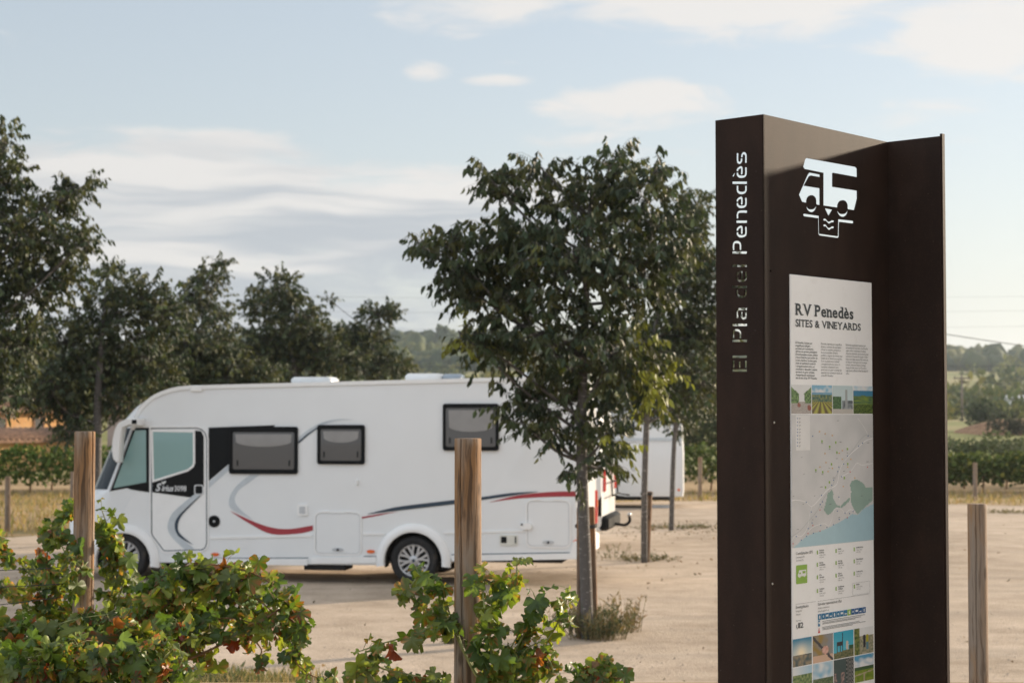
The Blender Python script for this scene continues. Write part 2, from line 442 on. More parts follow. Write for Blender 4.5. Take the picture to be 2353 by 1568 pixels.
# ------------------------------------------------------------------ terrain
CEN = [(0, 0), (62, 0), (85, -.1), (140, .8), (220, 3.4), (330, 6.5), (480, 11), (600, 16), (690, 19), (760, 24), (900, 37), (1050, 41), (1500, 36), (3000, 30)]
RIG = [(0, 0), (62, 0), (85, -.1), (130, .3), (200, 1.2), (300, 4.2), (420, 8.5), (560, 14), (700, 18), (850, 22), (1000, 25), (1300, 28), (3000, 30)]
def ground(x, y):
    w = sstep(.05, .22, x / max(y, 30.0))
    z = lerp(interp(CEN, y), interp(RIG, y), w)
    z += .8 * (1 - sstep(10.6, 13.8, y))
    if y > 55:
        z += (mnoise.noise(Vector((x * .012, y * .012, 3))) * 1.2) * sstep(55, 140, y)
        z += mnoise.noise(Vector((x * .004, y * .004, 9))) * 5.0 * sstep(500, 800, y)
        z -= 7 * sstep(-.10, -.24, x / max(y, 30.0)) * sstep(500, 900, y)
    elif y > 13.8:
        z += 0.0
    return z
ys = np.concatenate([np.linspace(-40, 9, 12), np.linspace(10, 15, 26), np.linspace(16, 62, 24), 62 * np.exp(np.linspace(.03, math.log(3000 / 62), 70))])
ts = np.linspace(-1, 1, 97)
V = []; F = []
for y in ys:
    half = 60 + max(y, 0) * .75
    for t in ts: V.append((t * half, y, ground(t * half, y)))
nx = len(ts)
for j in range(len(ys) - 1):
    for i in range(nx - 1):
        a = j * nx + i; F.append((a, a + 1, a + nx + 1, a + nx))
mb = MB(); mb.add(V, F)
terrain = mb.obj('ground', M_land, smooth=True); tag(terrain, kind='structure')

# packed-sand parking lot: a sheet 6 mm above the field, ragged edge
edge = [(-42, 13.9), (-42, 24), (-22, 28.5), (-9.8, 34.8), (-4.5, 41), (3.6, 49.4), (8, 49.0), (13.5, 46.8), (24, 44), (42, 40), (42, 13.9)]
pts = []
for (a, b_) in zip(edge, edge[1:] + edge[:1]):
    L = math.dist(a, b_); k = max(1, int(L / .8))
    for i in range(k):
        t = i / k; x, y = lerp(a[0], b_[0], t), lerp(a[1], b_[1], t)
        q = mnoise.noise(Vector((x * .6, y * .6, 1))) * .45
        pts.append((x + q * .4, max(13.88, y + q)))
mb = MB(); mb.add([(x, y, .006) for x, y in pts], [tuple(range(len(pts)))])
lot = mb.obj('parking_ground', M_lot); tag(lot, kind='structure')

# gravel and grit on the lot
n = 5200
gy = 14.6 + 20 * rng.random(n) ** 1.5; gx = (rng.random(n) * 2 - 1) * (2 + gy * .32)
st = np.array([(1, 0, -.2), (-.5, .87, -.2), (-.5, -.87, -.2), (.1, .1, .6)])
sf = np.array([(0, 1, 3), (1, 2, 3), (2, 0, 3)])
sz = .006 + .016 * rng.random(n) ** 3
an = rng.random(n) * 6.28
V = np.zeros((n, 4, 3)); ca, sa = np.cos(an), np.sin(an)
V[:, :, 0] = gx[:, None] + sz[:, None] * (st[None, :, 0] * ca[:, None] - st[None, :, 1] * sa[:, None])
V[:, :, 1] = gy[:, None] + sz[:, None] * (st[None, :, 0] * sa[:, None] + st[None, :, 1] * ca[:, None])
V[:, :, 2] = .008 + sz[:, None] * st[None, :, 2]
T = (sf[None] + (np.arange(n) * 4)[:, None, None]).reshape(-1, 3)
M_grit = plain('grit', (.36, .30, .24), .9, var=.3, scale=.7)
tag(link('gravel', tri_mesh('gravel', V.reshape(-1, 3), T), M_grit), 'small loose stones strewn over the packed sand', 'gravel', kind='stuff')

# fallen leaves and bits of straw on the sand
n = 900
ly = 15.2 + 32 * rng.random(n); lx = (-.30 + .62 * rng.random(n)) * ly
for cx_, cy_ in ((.8, 19.2), (2.1, 29), (3.3, 37)):
    k = slice(rng.integers(0, 300), rng.integers(400, 560)); lx[k] = cx_ + rng.normal(size=len(lx[k])) * 1.6; ly[k] = cy_ + rng.normal(size=len(ly[k])) * 1.3
ok = ly < 41; lx, ly = lx[ok], ly[ok]; n = len(lx)
A = np.concatenate([rng.normal(size=(n, 2)), rng.random((n, 1)) * .25], 1); S = np.concatenate([rng.normal(size=(n, 2)), rng.random((n, 1)) * .3], 1)
Ll = .03 + .05 * rng.random(n)
Cc = np.array([(.16, .10, .05), (.24, .16, .08), (.10, .09, .05)])[rng.integers(0, 3, n)]
tag(link('leaf_litter', tri_mesh('leaf_litter', *leaf_cloud(np.stack([lx, ly, np.full(n, .022)], 1), A, S, Ll, Ll * .6, Cc)), M_grass), 'fallen dry leaves scattered over the sand', 'leaf litter', kind='stuff')

# ------------------------------------------------------------------ far wood on the hills
import bmesh
bm = bmesh.new(); bmesh.ops.create_icosphere(bm, subdivisions=2, radius=1.0)
ICO_V = np.array([v.co[:] for v in bm.verts]); ICO_F = np.array([[v.index for v in f.verts] for f in bm.faces]); bm.free()
def blobs(P, Rr, H, C, jit=.28):
    n, k = len(P), len(ICO_V)
    j = 1 + (rng.random((n, k, 1)) - .5) * 2 * jit
    V = P[:, None, :] + ICO_V[None] * j * np.stack([Rr, Rr, H], 1)[:, None, :]
    sh = .82 + .36 * rng.random((n, k, 1))
    return V.reshape(-1, 3), (ICO_F[None] + (np.arange(n) * k)[:, None, None]).reshape(-1, 3), (C[:, None, :] * sh).reshape(-1, 3)
GREENS = np.array([(.045, .065, .028), (.060, .080, .030), (.085, .10, .035), (.035, .055, .030), (.11, .115, .045)])
P, Rr, H, C = [], [], [], []
for _ in range(9500):
    y = 640 + 520 * rng.random(); a = -.40 + .80 * rng.random(); x = a * y
    w = sstep(.05, .22, a)
    lo = lerp(695, 560, w)
    if y < lo: continue
    if mnoise.noise(Vector((x * .012, y * .02, 5))) < -.28: continue
    z = ground(x, y); r = 2.2 + 2.6 * rng.random(); h_ = r * (.9 + .5 * rng.random())
    P.append((x, y, z + h_ * .55)); Rr.append(r); H.append(h_); C.append(GREENS[rng.integers(5)])
wood_v = blobs(np.array(P), np.array(Rr), np.array(H), np.array(C))
tag(link('far_wood', tri_mesh('far_wood', *wood_v), M_far), 'hazy wooded hillside beyond the fields', 'wood', kind='stuff')
# scattered scrub on the nearer slopes to the right and below the hill
P, Rr, H, C = [], [], [], []
for _ in range(1500):
    y = 150 * math.exp(rng.random() * 1.5); a = -.40 + .80 * rng.random(); x = a * y
    nse = mnoise.noise(Vector((x * .02, y * .035, 8)))
    if nse < (.04 if a > .12 else .16): continue
    z = ground(x, y); r = (1.0 + 1.6 * rng.random()) * (.7 + y / 400); h_ = r * (.35 + .35 * rng.random())
    P.append((x, y, z + h_ * .4)); Rr.append(r); H.append(h_); C.append(GREENS[rng.integers(5)] * np.array((1.7, 1.5, 1.2)))
P, Rr, H, C = (np.array(q) for q in (P, Rr, H, C))
k_ = 70; nn_ = len(P) * k_
uu = norm(rng.normal(size=(nn_, 3))) * (rng.random((nn_, 1)) ** .4)
Pp = np.repeat(P, k_, 0) + uu * np.repeat(np.stack([Rr, Rr, H], 1), k_, 0)
Ls_ = np.repeat(Rr, k_) * (.30 + .25 * rng.random(nn_))
scrub_v = leaf_cloud(Pp, uu + rng.normal(size=(nn_, 3)) * .7, rng.normal(size=(nn_, 3)), Ls_, Ls_ * .8, np.repeat(C, k_, 0) * (.6 + .8 * rng.random((nn_, 1))))
tag(link('far_scrub', tri_mesh('far_scrub', *scrub_v), M_far), 'rounded scrub dotted over the far slopes', 'scrub', kind='stuff')

M_trunk_far = plain('far_trunk', (.10, .075, .055), .9)
pines = [(955, 900, 7.0, 3.0, 'lone small umbrella pine on the bare stretch of the ridge'), (978, 905, 8.5, 4.2, 'broad flat umbrella pine on the ridge'),
         (996, 910, 7.0, 2.6, 'slim umbrella pine beside the broad one on the ridge'), (1018, 900, 10.5, 4.4, 'tall leaning umbrella pine standing highest on the ridge')]
for px, d, hgt, r, lab in pines:
    x = (px - CX) / FPX * d; z = ground(x, d) - .3
    t = empty('pine_tree', (x, d, z), 0, lab, 'pine', 'umbrella pines on the ridge')
    mb = MB(); mb.tube([(0, 0, 0), (.3, 0, hgt * .5), (.2, 0, hgt * .85)], [.3, .22, .12], 6); mb.obj('trunk', M_trunk_far, t, True)
    k = 6; pp = np.stack([(rng.random(k) - .5) * r * 1.1, (rng.random(k) - .5) * r * 1.1, hgt * (.78 + .2 * rng.random(k))], 1)
    link('crown', tri_mesh('crown', *blobs(pp, r * (.3 + .25 * rng.random(k)), hgt * .13 * (1 + rng.random(k)), GREENS[rng.integers(0, 4, k)])), M_far, t)

# ------------------------------------------------------------------ shrubs and trees at the back edge of the lot
def shrub(name, label, px, d, rx, hgt, n, tone, cat='shrub', group=None, zoff=0.0, leaf=.16):
    x = (px - CX) / FPX * d; z = ground(x, d) + zoff
    t = empty(name, (x, d, z), 0, label, cat, group)
    k = 9
    cs = np.stack([(rng.random(k) - .5) * 1.5 * rx, (rng.random(k) - .5) * 1.0 * rx, hgt * (.25 + .55 * rng.random(k))], 1)
    rr = rx * (.30 + .28 * rng.random(k))
    i = rng.integers(0, k, n)
    u = norm(rng.normal(size=(n, 3))) * (rng.random((n, 1)) ** .4)
    Pp = cs[i] + u * np.stack([rr[i], rr[i], np.minimum(rr[i], hgt * .3)], 1)
    Pp[:, 2] = np.maximum(Pp[:, 2], .05)
    A = norm(u + rng.normal(size=(n, 3)) * .6 + np.array([0, 0, .2])); S = rng.normal(size=(n, 3))
    Lf = leaf * (.7 + .6 * rng.random(n))
    Cc = np.array(tone)[None] * (.6 + .8 * rng.random((n, 1)))
    link('crown', tri_mesh('crown', *leaf_cloud(Pp, A, S, Lf, Lf * .8, Cc)), M_far, t)
    mb = MB()
    for q in range(4):
        e = cs[q]; mb.tube([(.1 * math.cos(q * 1.6), .1 * math.sin(q * 1.6), -.05), tuple(e * .5 + np.array([0, 0, .05])), tuple(e)], [.05, .035, .012], 5)
    mb.obj('stem', M_trunk_far, t, True)
    return t
GB = 'bushes along the field beyond the lot'
shrub('bush', 'grey green bush behind the far vine row beside the sign edge', 2180, 78, 2.0, 1.35, 1500, (.075, .095, .045), 'bush', GB)
shrub('bush', 'broad olive bush above the far vine row', 2235, 84, 2.4, 1.45, 1600, (.085, .10, .05), 'bush', GB)
shrub('bush', 'silvery bush at the foot of the brown bank', 2305, 80, 2.2, 1.2, 1500, (.095, .11, .06), 'bush', GB)
shrub('bush', 'dark round bush on the top of the brown bank', 2268, 150, 2.6, 2.6, 900, (.035, .05, .025), 'bush', GB, leaf=.28)
shrub('bush', 'dark clump beside the brown bank', 2312, 140, 1.6, 1.5, 700, (.05, .05, .03), 'bush', GB, leaf=.26)
shrub('bush', 'pale green bush by the wooden field post', 2370, 88, 2.4, 1.6, 1400, (.10, .12, .05), 'bush', GB)
shrub('olive_tree', 'dark bushy tree beyond the third young tree, behind the wooden post', 1625, 66, 2.3, 3.4, 2600, (.055, .07, .035), 'tree', leaf=.18)
shrub('olive_tree', 'greyish bushy tree rising behind the brown sign', 1740, 70, 2.6, 3.6, 1800, (.07, .085, .045), 'tree', leaf=.18)
# bare earth bank among the bushes
mb = MB(); bx0 = (2375 - CX) / FPX * 145
rows_ = []
for j in range(5):
    t = j / 4
    rows_.append([(bx0 - 7 + 14 * i / 12, 138 + 9 * t, ground(bx0, 142) - .3 + 1.5 * sstep(0, .7, t) * (1 - abs(i / 6 - 1) ** 3) + .25 * mnoise.noise(Vector((i * .9, t * 3, 2)))) for i in range(13)])
mb.loft(rows_, False, 0, closed=False)
M_bank, _, _ = soil('bank_earth', [(0, (.16, .09, .05)), (.5, (.30, .175, .10)), (1, (.40, .26, .15))], .5, 9, .8)
tag(mb.obj('earth_bank', M_bank, smooth=True), kind='structure')
# small white farm shed far right
shx = (2341 - CX) / FPX * 260; t = empty('farm_shed', (shx, 260, ground(shx, 260) - .2), .2, 'small white farm shed far off among the fields', 'shed')
M_shedw = plain('shed_white', (.74, .74, .72), .7); M_shedr = plain('shed_roof', (.5, .5, .5), .6); M_dark = plain('dark_opening', (.02, .02, .022), .5)
mb = MB(); mb.box(-2.2, 2.6, -1.5, 1.5, 0, 2.0); mb.obj('wall', M_shedw, t)
mb = MB(); mb.add([(-2.4, -1.7, 1.98), (2.8, -1.7, 1.98), (2.8, 1.7, 1.98), (-2.4, 1.7, 1.98), (-2.4, 0, 2.6), (2.8, 0, 2.6)], [(0, 1, 5, 4), (2, 3, 4, 5), (0, 4, 3), (1, 2, 5)]); mb.obj('roof', M_shedr, t)
mb = MB(); mb.box(-.4, .5, -1.53, -1.5, 0, 1.6); mb.obj('door', M_dark, t)

# ------------------------------------------------------------------ vine rows beyond the lot
def vine_row(x0, x1, y0, y1, n, label, tone, ztop=1.35):
    L = math.hypot(x1 - x0, y1 - y0); ang = math.atan2(y1 - y0, x1 - x0)
    t = empty('vine_row', (x0, y0, ground(x0, y0)), ang, label, 'vine row', 'vine rows beyond the lot')
    u = rng.random(n) * L
    prof = np.array([1 + .16 * mnoise.noise(Vector((q * 1.1, y0, 0))) + .12 * mnoise.noise(Vector((q * 3.3, y0, 4))) for q in u])
    Pp = np.stack([u, rng.normal(size=n) * .22, .28 + (ztop * prof - .28) * rng.random(n) ** .8], 1)
    A = norm(rng.normal(size=(n, 3)) + np.array([0, -.3, -.4])); S = rng.normal(size=(n, 3))
    Lf = .13 * (.7 + .6 * rng.random(n))
    sh = .55 + .75 * rng.random((n, 1)); Cc = np.array(tone)[None] * sh
    yl = rng.random(n) < .12; Cc[yl] = np.array((.20, .20, .05)) * sh[yl]
    f = link('foliage', tri_mesh('foliage', *leaf_cloud(Pp, A, S, Lf, Lf * 1.15, Cc)), M_far, t); tag(f, kind='stuff')
    for k in range(int(L / 1.3)):
        q = .4 + k * 1.3
        mb = MB(); mb.tube([(q, 0, -.1), (q + .04, .02, .3), (q, 0, .75)], [.035, .03, .02], 5); mb.obj('trunk', M_cane, t, True)
vine_row(-30, -6, 50, 57, 7500, 'leafy vine row in front of the ochre farmhouse', (.085, .13, .03))
vine_row(-30, -6, 52.6, 59.6, 4500, 'second leafy vine row close to the ochre farmhouse', (.09, .14, .03), 1.35)
vine_row(2.0, 11, 57, 55, 3500, 'vine row behind the parked caravan and the sign', (.085, .12, .03))
vine_row(11.3, 24, 55, 52, 6500, 'dark vine row by the verge on the open side of the sign', (.065, .09, .024), 1.1)
vine_row(11.5, 26, 58, 55, 4500, 'second vine row behind the dark one by the verge', (.10, .13, .035), 1.1)
vine_row(12, 30, 61.5, 58, 4200, 'third, sunlit vine row behind the verge', (.12, .15, .04), 1.12)

# ------------------------------------------------------------------ farm buildings on the left
def wallmat(name, c1, c2, c3):
    m, h, b = nmat(name)
    t = h.new('ShaderNodeTexCoord').outputs['Object']
    c_ = h.mix(h.smooth(h.noise(t, .45, 5, .65), .38, .62), c1, c2); c_ = h.mix(h.m('MULTIPLY', h.smooth(h.noise(t, 1.6, 6, .7), .52, .70), .7), c_, c3)
    h.put(b.inputs['Base Color'], c_); b.inputs['Roughness'].default_value = .9
    return m
M_ochre = wallmat('ochre_render', (.58, .31, .12), (.66, .40, .18), (.52, .42, .32))
M_mauve = wallmat('mauve_render', (.40, .32, .28), (.46, .37, .33), (.34, .27, .24))
M_tile = plain('clay_tile', (.22, .125, .075), .85, var=.4, scale=3)
def gable(name, label, x, y, rz, w, dpt, h_, rise, wm, wins, zb=None):
    zb = ground(x, y) - .3 if zb is None else zb
    t = empty(name, (x, y, zb), rz, label, 'farmhouse' if w > 6 else 'barn')
    mb = MB(); mb.add([(0, 0, 0), (w, 0, 0), (w, dpt, 0), (0, dpt, 0), (0, 0, h_), (w, 0, h_), (w, dpt, h_), (0, dpt, h_), (0, dpt / 2, h_ + rise), (w, dpt / 2, h_ + rise)],
                      [(0, 1, 5, 4), (1, 2, 6, 9, 5), (2, 3, 7, 6), (3, 0, 4, 8, 7)]); mb.obj('wall', wm, t)
    rf = None
    mb = MB(); o = .35
    for s_ in (0, 1):
        y0, y1 = (-o, dpt / 2) if s_ == 0 else (dpt + o, dpt / 2)
        z0 = h_ - o * rise / (dpt / 2) + .04; z1 = h_ + rise + .04
        mb.add([(-o, y0, z0), (w + o, y0, z0), (w + o, y1, z1), (-o, y1, z1), (-o, y0, z0 + .12), (w + o, y0, z0 + .12), (w + o, y1, z1 + .12), (-o, y1, z1 + .12)],
               [(0, 1, 2, 3), (4, 5, 6, 7), (0, 1, 5, 4), (1, 2, 6, 5), (0, 3, 7, 4)])
    rf = mb.obj('roof', M_tile, t)
    mb = MB()                                               # rows of cover tiles
    k = int((w + 2 * o) / .32)
    for i in range(k):
        xx = -o + .16 + i * .32
        mb.tube([(xx, -o, h_ - o * rise / (dpt / 2) + .16), (xx, dpt / 2, h_ + rise + .17)], .085, 5)
    tag(mb.obj('roof_tile', M_tile, rf, True), kind='stuff')
    for (wx, wz, ww, wh) in wins:
        f = MB().frame([(wx, wz), (wx + ww, wz), (wx + ww, wz + wh), (wx, wz + wh)], [(wx + .08, wz + .08), (wx + ww - .08, wz + .08), (wx + ww - .08, wz + wh - .08), (wx + .08, wz + wh - .08)], -.04, .02).obj('window', M_tile, t)
        MB().box(wx + .08, wx + ww - .08, -.015, -.004, wz + .08, wz + wh - .08).obj('pane', M_dark, f)
    return t
# walls turned towards the light from the right
gable('farmhouse', 'low ochre farmhouse with brown tiled roof beyond the vine rows', -23.6, 80, .95, 6.1, 4.0, 1.6, .42, M_ochre, [])
gable('farmhouse', 'taller ochre house with upper floor behind the low tiled roof', -27.0, 88, .95, 7.0, 5, 3.1, .9, M_ochre, [(2.0, 2.0, .7, .8), (4.4, 2.0, .7, .8)])
gable('barn', 'plain mauve grey barn with one dark window beside the ochre farmhouse', -19.4, 86, -.12, 5.8, 5, 2.9, .9, M_mauve, [(.45, .75, .42, .8)])

# ------------------------------------------------------------------ fence posts round the lot, power lines
def small_post(px, d, dia, ztop, label, rx=0.0):
    p = at(px, 950, d); z = ground(p.x, d)
    t = MB().tube([(0, 0, -.1), (rx * .5, 0, (ztop - z) * .5), (rx, 0, ztop - z - .01), (rx, 0, ztop - z)], [dia / 2, dia / 2, dia / 2, dia * .42], 14).obj('fence_post', M_post2, None, True, 40)
    t.location = (p.x, d, z); tag(t, label, 'post', 'wooden posts round the edge of the lot')
small_post(20, 36.8, .12, 1.12, 'weathered wooden fence post standing alone in the dry grass')
small_post(167, 42, .10, 1.05, 'wooden fence post in the dry grass next to the motorhome nose', .01)
small_post(1607, 50, .12, 1.20, 'wooden fence post between the caravan and the brown sign', .01)
small_post(2238, 49.5, .12, 1.06, 'wooden fence post on the verge by the dark vine row')
small_post(2560, 49, .12, 1.1, 'wooden fence post on the verge at the far end of the dark vine row')
M_pole = plain('pole_wood', (.16, .13, .11), .9); M_wire = plain('cable', (.03, .035, .04), .6)
def pole(x, y, hgt, label):
    z = ground(x, y); t = empty('utility_pole', (x, y, z), 0, label, 'utility pole', 'utility poles')
    MB().tube([(0, 0, -.3), (0, 0, hgt)], [.14, .09], 8).obj('shaft', M_pole, t, True)
    MB().box(-.9, .9, -.06, .06, hgt - .5, hgt - .36).obj('crossarm', M_pole, t)
    for q in (-.75, 0, .75): MB().tube([(q, 0, hgt - .36), (q, 0, hgt - .2)], .045, 6).obj('insulator', M_dark, t)
    return z + hgt - .2
pole((2209 - CX) / FPX * 190, 190, 5.0, 'thin utility pole among the far shrubs')
def cable(a, b, sag, r, label, group='power lines'):
    a, b = Vector(a), Vector(b); mid = (a + b) / 2
    pth = [a.lerp(b, t) - Vector((0, 0, sag * 4 * t * (1 - t))) - mid for t in np.linspace(0, 1, 25)]
    o = MB().tube(pth, r, 5).obj('power_line', M_wire, None, True); o.location = mid
    tag(o, label, 'cable', group)
cable(at(-900, 815, 210), at(3000, 832, 215), 1.0, .045, 'thick dark cable strung low in front of the wooded hill')
cable(at(2000, 738, 60), at(2900, 845, 75), .25, .016, 'single overhead cable sloping down past the edge of the brown sign')
for k, (y0, y1) in enumerate(((640, 668), (676, 700), (716, 735))):
    cable(at(-900, y0, 330), at(3000, y1, 345), 2.5, .016, ['topmost of three faint high power lines', 'middle one of three faint high power lines', 'lowest of three faint high power lines'][k])

# ------------------------------------------------------------------ grass, weeds
def blades(xy, hgt, spread, cols, wid=.006, lean=.35, zf=None):
    n = len(xy)
    z = np.array([ground(x, y) for x, y in xy]) if zf is None else np.full(n, zf)
    Pp = np.concatenate([xy, z[:, None]], 1)
    A = norm(np.concatenate([rng.normal(size=(n, 2)) * lean, np.ones((n, 1))], 1)); S = rng.normal(size=(n, 3)); S[:, 2] = 0
    Lf = hgt * (.4 + .9 * rng.random(n))
    T_ = np.array([(0, .5, 0), (0, -.5, 0), (.55, .38, .05), (.55, -.38, .05), (1, 0, .22)]); F_ = np.array([(0, 1, 3), (0, 3, 2), (2, 3, 4)])
    return leaf_cloud(Pp, A, S, Lf, np.full(n, wid) * (.6 + .8 * rng.random(n)), np.asarray(cols)[rng.integers(0, len(cols), n)] * (.7 + .6 * rng.random((n, 1))), T_, F_)
def inside_lot(x, y): return y < interp([(-42, 24), (-22, 28.5), (-9.8, 34.8), (-4.5, 41), (3.6, 49.4), (8, 49), (13.5, 46.8), (24, 44), (42, 40)], x)
STRAW = [(.42, .31, .15), (.34, .24, .11), (.30, .25, .10), (.20, .20, .07)]
xy = []
while len(xy) < 16000:
    y = 29 + 25 * rng.random(); x = (-.36 + .80 * rng.random()) * y
    if inside_lot(x, y) or (mnoise.noise(Vector((x * .25, y * .9, 0))) < -.12 and rng.random() < .85): continue
    xy.append((x, y))
tag(link('dry_grass', tri_mesh('dry_grass', *blades(np.array(xy), .17, 0, STRAW, .022)), M_grass), 'dry straw coloured grass on the verge round the lot', 'grass', kind='stuff')
DRYGREEN = [(.34, .26, .12), (.26, .22, .09), (.12, .15, .05), (.10, .14, .06), (.40, .30, .16)]
xy = []
while len(xy) < 5200:
    y = 13.6 + 3.0 * rng.random() ** .8; x = -3.5 + 2.1 * rng.random()
    if y > 16.4 + .5 * mnoise.noise(Vector((x * 1.7, 0, 3))) or mnoise.noise(Vector((x * 2.3, y * 1.3, 7))) < -.15: continue
    xy.append((x, y))
for _ in range(1500): xy.append((-6.0 + 2.4 * rng.random(), 11.0 + 5.0 * rng.random()))
tag(link('bank_grass', tri_mesh('bank_grass', *blades(np.array(xy), .13, 0, DRYGREEN, .009)), M_grass), 'mixed dry and green grass at the foot of the vines', 'grass', kind='stuff')
# low leafy weeds in the grass
xy = np.array([(-2.95 + .75 * rng.normal() * .5, 16.0 + .35 * rng.normal()) for _ in range(1500)])
wv = blades(xy, .10, 0, [(.07, .10, .055), (.09, .12, .06)], .03, 1.2)
tag(link('low_weeds', tri_mesh('low_weeds', *wv), M_grass), 'flat grey green weeds on the sand by the vines', 'weeds', kind='stuff')

def weed(name, label, px, py, w, hgt, n, cols, group=None, seed=0):
    r_ = ray(px, py); d = CAM_Z * r_.y / -r_.z
    p = at(px, 950, d)
    t = empty(name, (p.x, d, .006), 0, label, 'weeds', group)
    mb = MB(); Lp, La, Ls, Ll, Lw, Lc = [], [], [], [], [], []
    for k in range(n):
        a = rng.random() * 6.28; r = w * rng.random() ** .7 * .5
        b0 = Vector((math.cos(a) * r, math.sin(a) * r * .6, -.01)); hh = hgt * (.35 + .7 * rng.random())
        tip = b0 + Vector((math.cos(a) * w * .3 * rng.random(), math.sin(a) * w * .2 * rng.random(), hh))
        mb.tube([b0, b0.lerp(tip, .5) + Vector((0, 0, hh * .06)), tip], [.004, .003, .0015], 3)
        for q in range(7):
            f = .15 + .85 * rng.random(); Lp.append(b0.lerp(tip, f)); La.append(Vector(rng.normal(size=3)) * .8 + Vector((0, 0, .9))); Ls.append(rng.normal(size=3))
            Ll.append(.035 + .05 * rng.random()); Lw.append(.010 + .012 * rng.random()); Lc.append(np.array(cols[rng.integers(len(cols))]) * (.7 + .6 * rng.random()))
    mb.obj('stalk', MATS['weed_stalk'], t)
    f = link('foliage', tri_mesh('foliage', *leaf_cloud(np.array(Lp), np.array(La), np.array(Ls), np.array(Ll), np.array(Lw), np.array(Lc))), M_grass, t); tag(f, kind='stuff')
plain('weed_stalk', (.22, .18, .08), .8)
WC = [(.07, .095, .055), (.09, .11, .06), (.14, .13, .06), (.20, .15, .07)]
weed('weed_clump', 'bushy grey green weeds around the foot of the staked tree', 1372, 1468, .62, .36, 170, WC)
weed('weed_clump', 'thin dry weeds spreading beside the staked tree foot', 1425, 1452, .45, .42, 70, [(.26, .20, .10), (.16, .14, .07), (.30, .20, .11)])
weed('weed_clump', 'small weeds in front of the staked tree on the side of the motorhome', 1300, 1440, .35, .30, 45, WC)
weed('weed_clump', 'low weeds at the foot of the second young tree', 1478, 1288, .9, .10, 60, WC)
weed('weed_clump', 'low weeds at the foot of the third young tree', 1545, 1213, 1.5, .10, 70, WC)
weed('weed_clump', 'tall sparse weed stalks on the sand before the second young tree', 1405, 1285, .5, .26, 14, [(.14, .14, .07)])
weed('weed_clump', 'tiny green weed on open sand next to the cracked post', 1035, 1478, .16, .06, 26, WC)
weed('weed_clump', 'dry grass patch on the open sand beyond the sign', 2325, 1178, 1.2, .08, 60, [(.16, .15, .08), (.22, .19, .10)])

